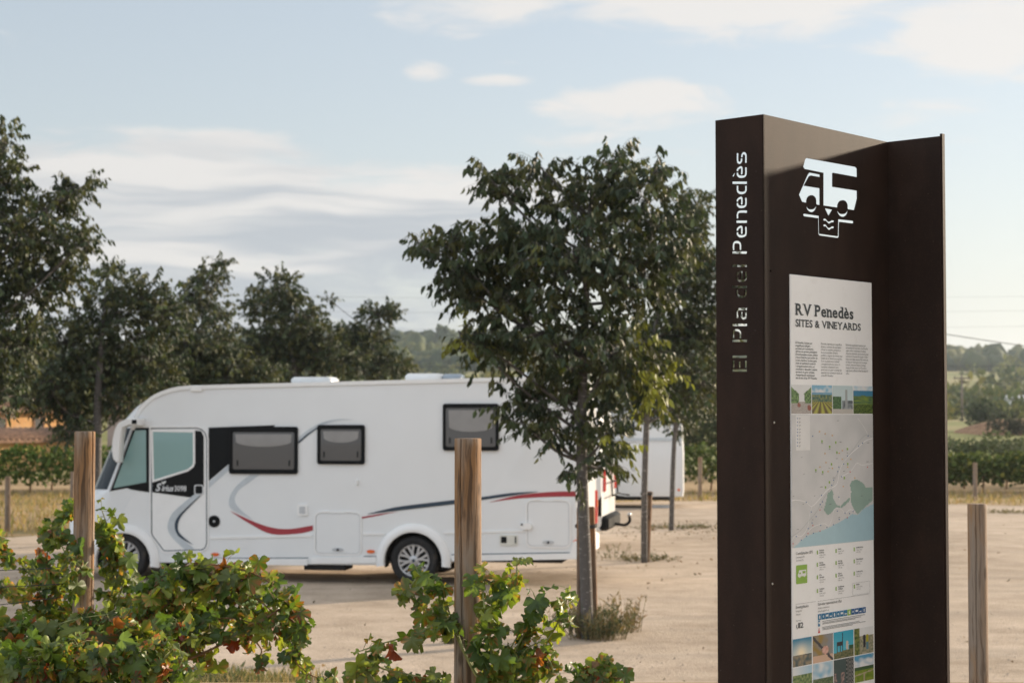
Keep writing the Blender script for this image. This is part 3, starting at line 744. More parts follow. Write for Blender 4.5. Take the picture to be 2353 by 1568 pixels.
# ------------------------------------------------------------------ young hackberry trees
TREE_TONES = np.array([(.060, .090, .055), (.042, .068, .048), (.078, .100, .055), (.052, .075, .055), (.100, .115, .060)])
LEAF_ME = []
for k in range(6):
    c_ = np.array([(.060, .090, .055), (.045, .070, .048), (.082, .105, .058), (.20, .215, .045), (.052, .078, .055), (.105, .120, .065)][k])
    z_ = np.zeros((1, 3))
    v_, t_, cc = leaf_cloud(z_, np.array([[0, 0, -1.0]]), np.array([[1.0, 0, 0]]), np.array([1.0]), np.array([.55]), c_[None])
    me = tri_mesh('leaf', v_, t_, cc); me.materials.append(M_leaf); LEAF_ME.append(me)
GT = 'young trees planted in rows on the lot'
def make_tree(name, label, group, path_px, d, radii, lobes, leaf_len, dens, fresh=(), n_single=0, spread=1.0):
    s = d / FPX
    if group != GT: lobes = [(x, y, rx * 1.16, ry * 1.14) for x, y, rx, ry in lobes]
    base = at(path_px[0][0], path_px[0][1], d)
    gz = ground(base.x, d)
    root = empty(name, (base.x, d, gz), 0, label, 'tree', group)
    O = np.array((base.x, d, gz))
    pth = [np.array(at(px, py, d + dd)) - O for px, py, dd in [(p[0], p[1], p[2] if len(p) > 2 else 0) for p in path_px]]
    pth[0][2] = -.05
    sp = smooth_path([tuple(p) for p in pth], 5)
    m = len(sp); rr = [interp([(i / (len(radii) - 1), r) for i, r in enumerate(radii)], k / (m - 1)) for k in range(m)]
    mb = MB(); mb.tube(sp, rr, 12); mb.obj('trunk', M_bark, root, True)
    SPn = np.array(sp)
    bmb = MB()
    LP, LA, LS, LL, LW, LC = [], [], [], [], [], []
    for (lx, ly, rx, ry) in lobes:
        dd = (rng.random() - .5) * 1.0 * min(1.4, max(.5, 150 * s)) * spread
        c0 = np.array(at(lx, ly, d + dd)) - O
        rad = np.array((rx * s, max(rx, ry) * .85 * s + .12, ry * s))
        # a limb from the trunk to the clump
        zt = c0[2] - .55 * np.linalg.norm(c0[:2] - SPn[np.argmin(abs(SPn[:, 2] - c0[2]))][:2]) - .25
        k = int(np.argmin(abs(SPn[:, 2] - max(zt, SPn[int(m * .35), 2]))))
        a = SPn[k]; L = np.linalg.norm(c0 - a)
        mid = (a + c0) / 2 + np.array((0, 0, -.08 * L)) + rng.normal(size=3) * .05 * L
        limb = smooth_path([tuple(a), tuple(mid), tuple(c0), tuple(c0 + (c0 - mid) * .12)], 4)
        bmb.tube(limb, [lerp(min(.022, rr[k] * .6), .006, i / (len(limb) - 1)) for i in range(len(limb))], 5)
        limb = np.array(limb)
        nt = int(dens * (rx * s * ry * s) ** .75 * 60) + 3
        for _ in range(nt):
            u = norm(rng.normal(size=3)) * (rng.random() ** .42)
            p0 = c0 + u * rad * .78
            out = norm(u * np.array((1, 1, .55)) + rng.normal(size=3) * .45 + np.array((0, 0, .15)))
            tl = leaf_len * (1.8 + 2.0 * rng.random())
            q = limb[rng.integers(len(limb) // 2, len(limb))]
            p1 = p0 + out * tl * .55 + np.array((0, 0, .02)); p2 = p0 + out * tl + np.array((0, 0, -.10 * tl))
            if rng.random() < .35: bmb.tube([tuple(q), tuple((q + p0) / 2 - np.array((0, 0, .03))), tuple(p0)], [.006, .004, .003], 3)
            bmb.tube([tuple(p0), tuple(p1), tuple(p2)], [.0032, .0025, .0012], 3)
            nl = rng.integers(8, 13)
            side = norm(np.cross(out, (0, 0, 1.0)))
            tone = TREE_TONES[rng.integers(5)] * np.array((1.14, 1.05, .82)) * (.48 + .5 * rng.random())
            scr = np.array(((p0[0] + O[0]) / (p0[1] + O[1]) * FPX + CX, 950 - (p0[2] + O[2] - CAM_Z) / (p0[1] + O[1]) * FPX))
            for (fx, fy, fr) in fresh:
                if (scr[0] - fx) ** 2 + (scr[1] - fy) ** 2 < fr * fr and rng.random() < .75: tone = np.array((.20, .215, .045)) * (.8 + .4 * rng.random())
            for j in range(nl):
                f = (j + .5) / nl
                p = p0 * (1 - f) ** 2 + p1 * 2 * f * (1 - f) + p2 * f * f
                sg = 1 if j % 2 else -1
                LP.append(p); LA.append(out * .45 + side * sg * (.45 + .3 * rng.random()) + np.array((0, 0, -1.0 - .7 * rng.random())) + rng.normal(size=3) * .22)
                LS.append(norm(rng.normal(size=3) + side * .3)); LL.append(leaf_len * (.65 + .6 * rng.random()))
                LC.append(tone * (.75 + .5 * rng.random()))
    bmb.obj('branches', M_bark, root, True)
    LP, LA, LS, LL, LC = (np.array(q) for q in (LP, LA, LS, LL, LC)); LW = LL * (.48 + .16 * rng.random(len(LL)))
    keep = np.ones(len(LP), bool)
    if n_single:
        order = np.argsort(LP[:, 1] - LL * 4 + rng.random(len(LP)) * .35)[:n_single]
        keep[order] = False
        for i in order:
            A = Vector(norm(LA[i])); S = Vector(LS[i]); S = (S - A * S.dot(A)).normalized(); Nn = (-A).cross(S)
            me = LEAF_ME[3] if LC[i].max() > .14 else LEAF_ME[int(rng.choice([0, 1, 2, 4, 5]))]
            o = bpy.data.objects.new('leaf', me); col.objects.link(o); o.parent = root
            sc_ = LL[i]; Zc = -A; Yc = Zc.cross(S)
            o.matrix_local = Matrix.Translation(Vector(LP[i])) @ Matrix((S, Yc, Zc)).transposed().to_4x4() @ Matrix.Diagonal((sc_, sc_, sc_, 1))
    f = link('crown', tri_mesh('crown', *leaf_cloud(LP[keep], LA[keep], LS[keep], LL[keep], LW[keep], LC[keep])), M_leaf, root)
    tag(f, kind='stuff')
    return root, len(LP)
nl = []
nl.append(make_tree('hackberry_tree', 'young leafy tree tied between two stakes in front of the motorhome rear', GT,
    [(1350, 1465), (1344, 1280), (1336, 1060), (1338, 900), (1345, 700, .1), (1352, 520, .1), (1360, 430, .1)], 19.2, [.068, .064, .060, .05, .04, .025, .012],
    [(1330, 600, 175, 150), (1040, 580, 85, 62), (980, 572, 34, 28), (1165, 430, 66, 42), (1120, 405, 28, 22), (1245, 388, 52, 34), (1400, 405, 46, 55), (1412, 362, 18, 26), (1480, 470, 80, 80), (1500, 400, 30, 26),
     (1130, 665, 105, 85), (1080, 640, 70, 55), (1250, 770, 150, 110), (1125, 800, 66, 46), (1070, 775, 40, 22), (1400, 820, 125, 110), (1310, 920, 105, 80), (1190, 920, 45, 40), (1205, 975, 26, 30), (1385, 1010, 55, 55),
     (1400, 1065, 28, 22), (1320, 1082, 26, 14), (1470, 640, 110, 130), (1330, 480, 110, 75), (1520, 560, 70, 80), (1500, 880, 70, 70), (1230, 590, 110, 90), (1160, 540, 70, 50), (1270, 985, 40, 34)],
    .100, 4.5, fresh=[(1500, 890, 55), (1420, 930, 40), (1475, 770, 42), (1560, 790, 50), (1055, 775, 30), (1430, 1010, 40), (1190, 860, 26)], n_single=300))
nl.append(make_tree('hackberry_tree', 'second young tree of the row, tied to a single leaning stake', GT,
    [(1480, 1288), (1480, 1150), (1484, 1000), (1492, 860), (1520, 650), (1545, 500)], 29, [.055, .052, .05, .04, .025, .012],
    [(1570, 520, 70, 70), (1600, 470, 40, 36), (1560, 640, 95, 100), (1610, 620, 60, 80), (1570, 760, 95, 90), (1490, 800, 80, 80), (1520, 900, 90, 75), (1610, 880, 55, 70), (1440, 920, 60, 60), (1640, 740, 60, 100), (1690, 640, 60, 90)],
    .09, 6.0, fresh=[(1470, 950, 30)]))
nl.append(make_tree('hackberry_tree', 'third young tree of the row with no stake, furthest along the lot', GT,
    [(1542, 1215), (1545, 1100), (1550, 990), (1560, 850), (1570, 740)], 37, [.056, .052, .046, .035, .015],
    [(1570, 860, 75, 70), (1560, 960, 62, 42), (1610, 780, 60, 80), (1520, 900, 50, 50), (1600, 920, 45, 50), (1640, 850, 50, 70)], .095, 4.0))
GB2 = 'dark trees in a row behind the motorhome'
nl.append(make_tree('hackberry_tree', 'tallest tree of the row behind the motorhome, beyond its nose', GB2,
    [(-75, 1330), (-72, 1150), (-60, 950), (-45, 700), (-20, 450), (0, 330)], 25, [.11, .10, .09, .07, .04, .012],
    [(12, 330, 26, 55), (15, 420, 55, 60), (-50, 430, 80, 110), (45, 520, 85, 62), (130, 470, 46, 40), (190, 428, 30, 16), (160, 440, 30, 18), (120, 555, 75, 52), (185, 560, 34, 34), (50, 650, 120, 85), (150, 640, 46, 44), (-60, 600, 130, 150), (-40, 780, 150, 110), (30, 780, 80, 62), (-30, 900, 100, 60)],
    .09, 5.2))
nl.append(make_tree('hackberry_tree', 'wide drooping tree whose slim trunk shows beyond the motorhome nose', GB2,
    [(221, 1250), (221, 1130), (223, 1000), (228, 850), (240, 700)], 33, [.11, .10, .085, .06, .02],
    [(330, 680, 72, 66), (250, 625, 26, 22), (250, 730, 92, 80), (160, 790, 105, 75), (110, 880, 100, 55), (40, 895, 50, 24), (250, 860, 110, 80), (180, 950, 62, 46), (340, 830, 90, 90), (380, 720, 46, 60), (300, 920, 60, 40), (170, 990, 40, 20), (120, 920, 60, 40)], .10, 5.0))
nl.append(make_tree('hackberry_tree', 'broad leafy tree with one raised twig behind the motorhome windscreen roof', GB2,
    [(455, 1225), (455, 1100), (458, 900), (465, 720)], 39, [.12, .10, .07, .02],
    [(462, 690, 62, 62), (480, 640, 32, 30), (512, 608, 16, 12), (430, 790, 90, 80), (505, 780, 55, 85), (400, 850, 80, 60), (530, 860, 70, 60), (470, 870, 90, 50), (600, 870, 60, 40)], .10, 5.0))
nl.append(make_tree('hackberry_tree', 'rounded tree with a pointed top behind the middle of the motorhome roof', GB2,
    [(680, 1200), (682, 1080), (680, 880), (655, 720)], 45, [.12, .10, .07, .02],
    [(640, 665, 52, 44), (610, 700, 55, 44), (690, 720, 55, 48), (640, 780, 90, 70), (730, 790, 66, 62), (700, 840, 100, 50), (590, 820, 60, 60), (790, 830, 40, 40)], .11, 4.6))
nl.append(make_tree('hackberry_tree', 'small sparse tree last in the row, beside the view to the wooded hill', GB2,
    [(850, 1170), (852, 1060), (850, 880), (860, 760)], 53, [.12, .10, .07, .02],
    [(868, 722, 38, 26), (900, 718, 18, 10), (838, 775, 55, 42), (800, 770, 34, 26), (830, 835, 75, 42), (890, 835, 44, 34), (915, 845, 24, 22), (757, 688, 6, 5)], .12, 4.5))

# stakes and ties
def stake(px, py_top, py_bot, d, dia, label, lean=0.0, grp='stakes tied to the young trees'):
    a, b = at(px, py_bot, d), at(px + lean, py_top, d); z0 = ground(a.x, d)
    a.z = z0
    o = MB().tube([(0, 0, -.1), tuple((b - a) * .5), tuple((b - a) * .99), tuple(b - a)], [dia / 2, dia / 2, dia / 2, dia * .42], 12).obj('tree_stake', M_stake, None, True, 40)
    o.location = a; tag(o, label, 'stake', grp)
stake(1331, 1165, 1440, 19.25, .062, 'dark stake standing on the motorhome side of the front young tree')
stake(1368, 1163, 1462, 19.38, .066, 'sunlit brown stake standing on the sign side of the front young tree', -9)
stake(1486, 1128, 1288, 29.15, .085, 'leaning stake tied to the second young tree', 7)
M_rubber = plain('black_rubber', (.018, .018, .02), .6)
def tie(px, py, d, w, label):
    c_ = at(px, py, d); o = MB(); pp = []
    for k in range(25):
        a = 2 * math.pi * k / 24; pp.append((w * math.cos(a), .095 * math.sin(a), .004 * math.cos(3 * a)))
    for dz in (-.012, 0, .012): o.tube([(x, y, z + dz) for x, y, z in pp], .008, 5, caps=False)
    t = o.obj('tree_tie', M_rubber, None, True); t.location = c_; tag(t, label, 'tie', 'rubber tree ties')
tie(1347, 1207, 19.3, .118, 'black rubber tie round the front young tree and its stakes')
tie(1486, 1133, 29.1, .10, 'black rubber tie round the second young tree and its stake')
print('tree leaves', [q[1] for q in nl])

# ------------------------------------------------------------------ vehicles
def zoomf(x0, y0, s): return lambda x, y: ((x0 + x / s) / 1.10544, (y0 + y / s) / 1.10544)
Z1, Z2 = zoomf(150, 900, 2.614), zoomf(780, 900, 2.613)
M_white = plain('white_gelcoat', (.785, .81, .825), .3, coat=.4, var=.012, scale=2.5, dirt=((.66, .63, .58), 1.1, .10))
M_white2 = plain('white_moulding', (.85, .855, .85), .35, var=.02)
M_trim = plain('grey_trim', (.50, .52, .54), .4)
M_black = plain('black_gloss', (.006, .008, .010), .2, spec=.15)
M_blackm = plain('black_plastic', (.006, .007, .008), .55, spec=.12)
M_tyre = plain('tyre_rubber', (.016, .016, .017), .8, var=.3, dirt=((.10, .08, .06), 5, .5))
M_navy = plain('navy_film', (.020, .045, .075), .3)
M_red = plain('red_film', (.36, .035, .05), .3)
M_greyf = plain('grey_film', (.52, .57, .61), .35)
M_orange = plain('orange_lens', (.75, .13, .02), .25, coat=.5)
M_redl = plain('red_lens', (.62, .02, .015), .2, coat=.5)
M_alloy = plain('alloy', (.50, .51, .53), .35, metal=.85)
M_silver = plain('silver_lettering', (.70, .72, .74), .35)
M_under = plain('underbody', (.02, .02, .02), .9)
# insulating blinds seen through the cab glass: pale teal with fine quilting
m, h, b = nmat('teal_blind'); t = h.new('ShaderNodeTexCoord').outputs['Object']; s = h.new('ShaderNodeSeparateXYZ'); h.put(s.inputs[0], t)
wv = h.new('ShaderNodeTexWave'); h.put(wv.inputs[0], t); wv.inputs['Scale'].default_value = 14
h.put(b.inputs['Base Color'], h.mix(h.m('MULTIPLY', wv.outputs['Fac'], .5), (.21, .37, .37), (.27, .43, .42))); b.inputs['Roughness'].default_value = .12; b.inputs['Coat Weight'].default_value = .6
M_teal = m
m, h, b = nmat('acrylic_window'); t = h.new('ShaderNodeTexCoord').outputs['Object']
h.put(b.inputs['Base Color'], h.mix(h.noise(t, 90, 2), (.082, .084, .088), (.098, .099, .102))); b.inputs['Roughness'].default_value = .18; b.inputs['Coat Weight'].default_value = .5
M_acryl = m
M_blind = plain('window_blind', (.26, .255, .25), .3, coat=.4)
m, h, b = nmat('windscreen_glass'); b.inputs['Base Color'].default_value = (.012, .022, .03, 1); b.inputs['Specular IOR Level'].default_value = .12
t = h.new('ShaderNodeTexCoord').outputs['Object']; h.put(b.inputs['Roughness'], h.m('MULTIPLY', h.noise(t, 3, 3), .1))
M_glass = m

YAW = R(9.0)
r_ = ray(945, 1343); d_ = CAM_Z * r_.y / -r_.z
g0 = at(945, 1343, d_)
MH = empty('motorhome', (g0.x, g0.y, 0.006), -YAW, 'large white motorhome with black side windows and red and navy stripes', 'motorhome')
side = plane_map((g0.x, g0.y), (math.cos(YAW), -math.sin(YAW)))
def sd_(px, py): a, z = side(px, py); return (a, z)
def s1(*p): return [sd_(*Z1(x, y)) for x, y in p]
def s2(*p): return [sd_(*Z2(x, y)) for x, y in p]
WID = 2.28
RW = sd_(949.6, 1292); FW = sd_(284.5, 1292)           # wheel centres
RT = .338
def arch(c_, r, a0, a1, k=14): return [(c_[0] + r * math.cos(R(a)), c_[1] + r * math.sin(R(a))) for a in np.linspace(a0, a1, k)]
# side outline, front to back over the roof; last number = how far the nose bulges ahead of it
prof = [(195, 1303, .9), (184, 1255, 1), (190, 1195, 1), (215, 1150, 1), (250, 1128, 1), (305, 984, .9), (311, 960, .75), (325, 935, .55), (352, 910, .34), (390, 894, .18), (425, 888, .06), (470, 886, 0),
        (700, 880, 0), (950, 873.5, 0), (1170, 868, 0), (1300, 865.5, 0), (1322, 869, 0), (1329, 880, 0), (1329, 1282, 0)]
P = [(*sd_(px, py), k) for px, py, k in prof]
zb = sd_(1100, 1285)[1]
bot = [(x, z, 0) for x, z in arch((RW[0], RW[1] + .01), .43, -8, 188)]
bot2 = [(x, z, 0) for x, z in arch((FW[0], FW[1] + .01), .43, -8, 188)]
zs = sd_(700, 1296)[1]
bot = [(bot[0][0] + .02, zb, 0)] + bot + [(bot[-1][0] - .02, zs, 0), (bot2[0][0] + .02, zs, 0)] + bot2 + [(P[0][0] + .12, P[0][1], .5)]
ring0 = P + bot
def ring(y):
    e = min(y, WID - y)
    fwd = .36 * (1 - (1 - min(1, e / .45)) ** 2.2) + .06 * min(1, e / (WID / 2))
    drop = .055 * (1 - min(1, e / .09)) ** 2
    rear = .05 * (1 - min(1, e / .08)) ** 2
    out = []
    for i, (x, z, k) in enumerate(ring0):
        top = 6 <= i <= 17
        out.append((x - fwd * k - (rear if 15 <= i <= 18 else 0), y, z - (drop if top and k < .6 else 0)))
    return out
mb = MB(); mb.loft([ring(y) for y in (0, .012, .035, .09, .2, .45, .8, 1.14, WID - .8, WID - .45, WID - .2, WID - .09, WID - .035, WID - .012, WID)], True)
body = mb.obj('body', M_white, MH, True, 35)
# windscreen patch over the nose, a few mm proud
rows_ = []
for y in (.02, .06, .12, .2, .32, .45, .8, 1.14, WID - .8, WID - .45, WID - .32, WID - .2, WID - .12, WID - .06, WID - .02):
    rg = ring(y); a, b_ = Vector(rg[4]), Vector(rg[5]); c_ = Vector(rg[6])
    dn = Vector((-(b_ - a).z, 0, (b_ - a).x)).normalized() * .008
    if dn.x > 0: dn = -dn
    rows_.append([tuple(a.lerp(b_, .02) + dn), tuple(a.lerp(b_, .5) + dn), tuple(b_ + dn)])
mb = MB(); mb.loft(rows_, False, closed=False); mb.obj('windscreen', M_glass, MH, True)
# roof edge moulding along the side
edge_top = [(x, z) for (x, z, k) in P[5:18]]
o_ = stroke(smooth_path(edge_top[:-1], 4), .055)
mb = MB(); mb.plate([(x + .004, z - .022) for x, z in o_], -.022, .02); mb.obj('roof_edge_trim', M_white2, MH)
cl = sd_(452, 888); mb = MB(); mb.cbox(cl[0] - .09, cl[0] + .09, -.035, .03, cl[1] - .075, cl[1] + .012, .008); mb.obj('trim_clip', M_white2, MH)
# seam of the nose cap
mb = MB(); mb.plate(stroke(smooth_path(s1((500, 415), (545, 340), (610, 290), (700, 250), (790, 238)), 4), .010), -.006, .004); mb.obj('nose_seam', plain('seam', (.42, .34, .29), .6), MH)
# underbody and axles
mb = MB(); mb.box(FW[0] + .5, RW[0] - .5, .10, WID - .10, .27, zs + .02); mb.box(RW[0] + .48, P[-1][0] - .25, .12, WID - .12, .32, zb + .02)
mb.box(RW[0] - 1.6, RW[0] - 1.0, .06, .5, .18, .3)
for o2 in (FW, RW): mb.box(o2[0] - .43, o2[0] + .43, .30, .33, .30, o2[1] + .45); mb.box(o2[0] - .43, o2[0] + .43, WID - .33, WID - .30, .30, o2[1] + .45); mb.tube([(o2[0], .2, o2[1]), (o2[0], WID - .2, o2[1])], .06, 8)
tag(mb.obj('chassis', M_under, MH), kind='stuff')
mb = MB()
for o2 in (FW, RW):
    rgs = [[(x, y, z) for x, z in arch((o2[0], o2[1] + .01), .425, -12, 192)] for y in (.012, .3)]
    mb.loft(rgs, False, closed=False)
tag(mb.obj('wheel_well', M_under, MH), kind='stuff')
# decals
def decal(name, pts, mat, y=-.004, par=None): return MB().plate(pts, y, y + .0035).obj(name, mat, par or MH)
decal('black_panel', s1((492, 488), (600, 486), (600, 916), (480, 898), (452, 888), (338, 908)), M_black)
decal('cab_window', s1((505, 505), (578, 503), (580, 848), (362, 888)), M_teal, -.009)
MB().plate(stroke(s1((492, 488), (415, 700), (336, 908)), .018), -.014, -.002).obj('pillar_trim', M_trim, MH)
# door
dr_out = s1((608, 486), (915, 484), (950, 494), (975, 520), (986, 560), (986, 1250), (976, 1285), (950, 1302), (705, 1309), (690, 1303), (616, 1205), (610, 1185))
door = MB().plate(dr_out, -.006, .004).obj('door', M_white2, MH)
inn = offset_poly(dr_out, .022)
MB().frame(offset_poly(dr_out, .006), offset_poly(dr_out, .020), -.0075, -.004).obj('door_seal', M_navy, door)
MB().frame(offset_poly(dr_out, -.018), offset_poly(dr_out, .001), -.013, .002).obj('door_surround', M_white2, door)
decal('black_panel', s1((620, 500), (905, 505), (945, 510), (962, 545), (962, 880), (880, 950), (620, 915)), M_black, -.0105, door)
wf = s1((612, 500), (904, 505), (905, 720), (895, 748), (858, 776), (620, 850))
MB().frame(wf, offset_poly(wf, .030), -.020, -.0095).obj('window_frame', M_white2, door)
MB().plate(offset_poly(wf, .028), -.0145, -.011).obj('window_pane', M_teal, door)
hx = s1((900, 865), (960, 932)); x0, x1, z1, z0 = hx[0][0], hx[1][0], hx[0][1], hx[1][1]
hd = MB().frame(rrect(x0, z0, x1, z1, .03), rrect(x0 + .014, z0 + .014, x1 - .014, z1 - .014, .022), -.02, -.0095).obj('handle', M_silver, door)
MB().plate(rrect(x0 + .013, z0 + .013, x1 - .013, z1 - .013, .02), -.0145, -.0095).obj('lever', M_blackm, hd)
decal('grey_swoosh', smooth_path(s1((945, 932), (860, 1000), (800, 1062), (770, 1130), (790, 1195), (900, 1290)), 5) + smooth_path(s1((835, 1296), (745, 1205), (722, 1140), (748, 1062), (810, 1000), (895, 930)), 5), M_greyf, -.0105, door)
decal('navy_swoosh', smooth_path(s1((945, 935), (870, 1010), (812, 1075), (790, 1135), (805, 1190), (890, 1262)), 5) + smooth_path(s1((888, 1262), (798, 1208), (770, 1145), (785, 1085), (850, 1015), (940, 935)), 5), M_navy, -.0145, door)
# side graphics
decal('black_panel', s1((992, 486), (1435, 470), (1420, 487), (1137, 489), (1134, 722), (992, 842)), M_black)
decal('grey_swoosh', s1((992, 850), (1132, 728), (1132, 765), (992, 890)), M_greyf)
decal('grey_swoosh', smooth_path(s1((1335, 797), (1255, 855), (1190, 905), (1166, 965), (1195, 1020), (1285, 1098)), 5) + smooth_path(s1((1280, 1096), (1150, 1030), (1128, 970), (1160, 895), (1225, 830), (1275, 797)), 5), M_greyf)
decal('red_stripe', smooth_path(s1((1140, 1040), (1290, 1108), (1410, 1148), (1530, 1158), (1685, 1134)), 5) + smooth_path(s1((1685, 1168), (1590, 1189), (1410, 1192), (1260, 1120), (1140, 1042)), 5), M_red)
decal('red_stripe', s2((60, 1133), (200, 1105), (340, 1082), (480, 1058), (600, 1042), (480, 1068), (340, 1094), (200, 1126), (60, 1158)), M_red)
decal('navy_stripe', smooth_path(s2((400, 1058), (520, 1028), (640, 1005), (980, 965), (1160, 946), (1350, 920), (1530, 909)), 4) + smooth_path(s2((1530, 911), (1350, 938), (1160, 966), (980, 993), (640, 1032), (520, 1046), (400, 1060)), 4), M_navy, -.008)
decal('red_stripe', smooth_path(s2((1210, 980), (1400, 935), (1600, 913), (1782, 908)), 5) + smooth_path(s2((1782, 943), (1600, 946), (1400, 957), (1210, 981)), 5), M_red)
decal('grey_swoosh', smooth_path(s2((-60, 556), (0, 505), (100, 452), (200, 430), (300, 432)), 5) + smooth_path(s2((298, 434), (200, 442), (100, 470), (20, 520), (-50, 580)), 5), M_greyf)
decal('navy_swoosh', s2((-60, 580), (0, 528), (75, 480), (75, 488), (5, 538), (-55, 592)), M_navy, -.008)
# hinged windows
def hinged(o0, o1, p0, p1, fz):
    (ax, az_), (bx, bz) = s2(o0, o1); (cx_, cz), (dx, dz) = s2(p0, p1)
    w = MB().frame(rrect(ax, bz, bx, az_, .035), rrect(cx_ - .02, dz - .02, dx + .02, cz + .02, .03), -.034, .002).obj('window', M_blackm, MH)
    MB().plate(rrect(cx_ - .022, dz - .022, dx + .022, cz + .022, .03), -.024, -.004).obj('pane', M_acryl, w)
    k = 16; zt = cz - .012; zl = lerp(cz, dz, fz)
    low = [(lerp(cx_ + .03, dx - .03, i / k), zl + .05 * (abs(2 * i / k - 1) ** 2.5)) for i in range(k + 1)]
    MB().plate([(cx_ + .02, zt), (cx_ + .03, zl + .06)] + low[1:-1] + [(dx - .03, zl + .06), (dx - .02, zt)], -.0265, -.0245).obj('blind', M_blind, w)
    for q in (.06, .94): MB().box(lerp(cx_, dx, q) - .008, lerp(cx_, dx, q) + .008, -.034, -.0235, dz + .03, dz + .11).obj('catch', M_blackm, w)
f12 = lambda x, y: ((150 + x / 2.614 - 780) * 2.613, (900 + y / 2.614 - 900) * 2.613)
hinged(f12(1133, 480), f12(1585, 795), f12(1165, 525), f12(1555, 755), .38)
hinged((70, 468), (383, 730), (100, 505), (352, 697), .42)
hinged((902, 328), (1272, 640), (930, 365), (1243, 605), .62)
# hatches
def hatch(a, b_, latch):
    (ax, az_), (bx, bz) = s2(a, b_); o0 = rrect(ax, bz, bx, az_, .09, 6)
    hh = MB().frame(o0, offset_poly(o0, .022), -.016, .002).obj('hatch', M_white2, MH)
    MB().frame(offset_poly(o0, .024), offset_poly(o0, .031), -.006, -.001).obj('seal', M_trim, hh)
    MB().plate(offset_poly(o0, .031), -.009, -.001).obj('panel', M_white, hh)
    (lx, lz), = s2(latch); k = [(lx + .085 * math.cos(R(q)), lz + .028 * math.sin(R(q))) for q in range(0, 360, 20)]
    l_ = MB().plate(k, -.022, -.008).obj('latch', M_trim, hh)
    MB().plate([(lx + .02 * math.cos(R(q)), lz + .016 * math.sin(R(q))) for q in range(0, 360, 30)], -.026, -.021).obj('lock', M_blackm, l_)
    for q in (.25, .72): MB().cbox(lerp(ax, bx, q) - .05, lerp(ax, bx, q) + .05, -.022, .0, az_ - .008, az_ + .012, .003).obj('hinge', M_white2, hh)
hatch((48, 1042), (362, 1335), (205, 1295)); hatch((1450, 962), (1750, 1285), (1600, 1247))
# arch flares
def flare(c_, r0, r1):
    rg = []
    for a in np.linspace(-8, 188, 26):
        ca, sa = math.cos(R(a)), math.sin(R(a))
        rg.append([(c_[0] + r0 * ca, .03, c_[1] + r0 * sa), (c_[0] + r0 * ca, -.05, c_[1] + r0 * sa), (c_[0] + (r0 + .03) * ca, -.062, c_[1] + (r0 + .03) * sa),
                   (c_[0] + (r1 - .03) * ca, -.045, c_[1] + (r1 - .03) * sa), (c_[0] + r1 * ca, -.012, c_[1] + r1 * sa), (c_[0] + r1 * ca, .01, c_[1] + r1 * sa)])
    MB().loft(rg, True).obj('arch_flare', M_white2, MH, True, 40)
flare((RW[0], RW[1] + .01), .415, .535); flare((FW[0], FW[1] + .01), .415, .54)
# skirts, mouldings and small fittings
def strip(a, b_, hgt, mat, y0=-.014, name='moulding'):
    (x0, z0), (x1, z1) = a, b_; MB().plate([(x0, z0 - hgt / 2), (x1, z1 - hgt / 2), (x1, z1 + hgt / 2), (x0, z0 + hgt / 2)], y0, .002).obj(name, mat, MH)
strip(*s1((1000, 1352), (1655, 1350)), .010, M_navy, -.006, 'skirt_line'); strip(*s2((375, 1339), (470, 1339)), .010, M_navy, -.006, 'skirt_line'); strip(*s2((955, 1328), (1740, 1314)), .010, M_navy, -.006, 'skirt_line')
strip(*s1((1000, 1218), (1680, 1203)), .030, M_white2); strip(*s2((372, 1192), (512, 1190)), .030, M_white2); strip(*s2((905, 1184), (1440, 1172)), .026, M_white2)
strip(*s1((1000, 1372), (1650, 1378)), .085, M_white2, -.028, 'skirt'); strip(*s2((30, 1368), (460, 1362)), .085, M_white2, -.028, 'skirt'); strip(*s2((960, 1352), (1790, 1338)), .080, M_white2, -.028, 'skirt')
for p in (s1((1037, 1327))[0], s2((423, 1307))[0]): MB().plate([(p[0] + .06 * math.cos(R(q)), p[1] + .025 * math.sin(R(q))) for q in range(0, 360, 24)], -.02, .001).obj('marker_light', M_orange, MH)
p = s1((1030, 1108))[0]; cap = MB(); cap.lathe([(.086, .002), (.086, -.012), (.06, -.018), (.055, -.008), (0.0, -.008)], p[0], p[1], 24); cp = cap.obj('filler_cap', M_blackm, MH, True, 40)
MB().lathe([(.018, -.006), (.016, -.016), (.0, -.018)], p[0], p[1], 12).obj('lock', M_alloy, cp)
(ax, az_), (bx, bz) = s1((1583, 995), (1650, 1070)); so_ = MB().plate(rrect(ax, bz, bx, az_, .02), -.022, .001).obj('socket_cover', M_white2, MH)
MB().plate(rrect(ax + .03, bz + .03, bx - .03, az_ - .03, .012), -.027, -.02).obj('lid', M_trim, so_)
(ax, az_), (bx, bz) = s2((1278, 1197), (1395, 1266)); vt = MB().plate(rrect(ax, bz, bx, az_, .02), -.024, .001).obj('heater_vent', plain('vent_cream', (.66, .66, .60), .5), MH)
(ax, az_), (bx, bz) = s2((1288, 1208), (1325, 1250)); MB().plate(rrect(ax, bz, bx, az_, .008), -.027, -.022).obj('outlet', M_blackm, vt)
(ax, az_), (bx, bz) = s2((1380, 1208), (1388, 1252)); MB().box(ax, bx, -.028, -.022, bz, az_).obj('slot', M_blackm, vt)
(ax, az_), (bx, bz) = s2((1415, 1117), (1492, 1160)); lt = MB().plate(rrect(ax, bz, bx, az_, .035), -.045, .001).obj('side_latch', M_white2, MH)
MB().box(ax + .012, ax + .04, -.05, -.04, az_ - .035, az_ - .008).obj('button', M_blackm, lt)
(ax, az_), = s2((333, 850)); MB().cbox(ax - .015, ax + .015, -.035, .001, az_ - .04, az_ + .04, .008).obj('door_catch', M_white2, MH)
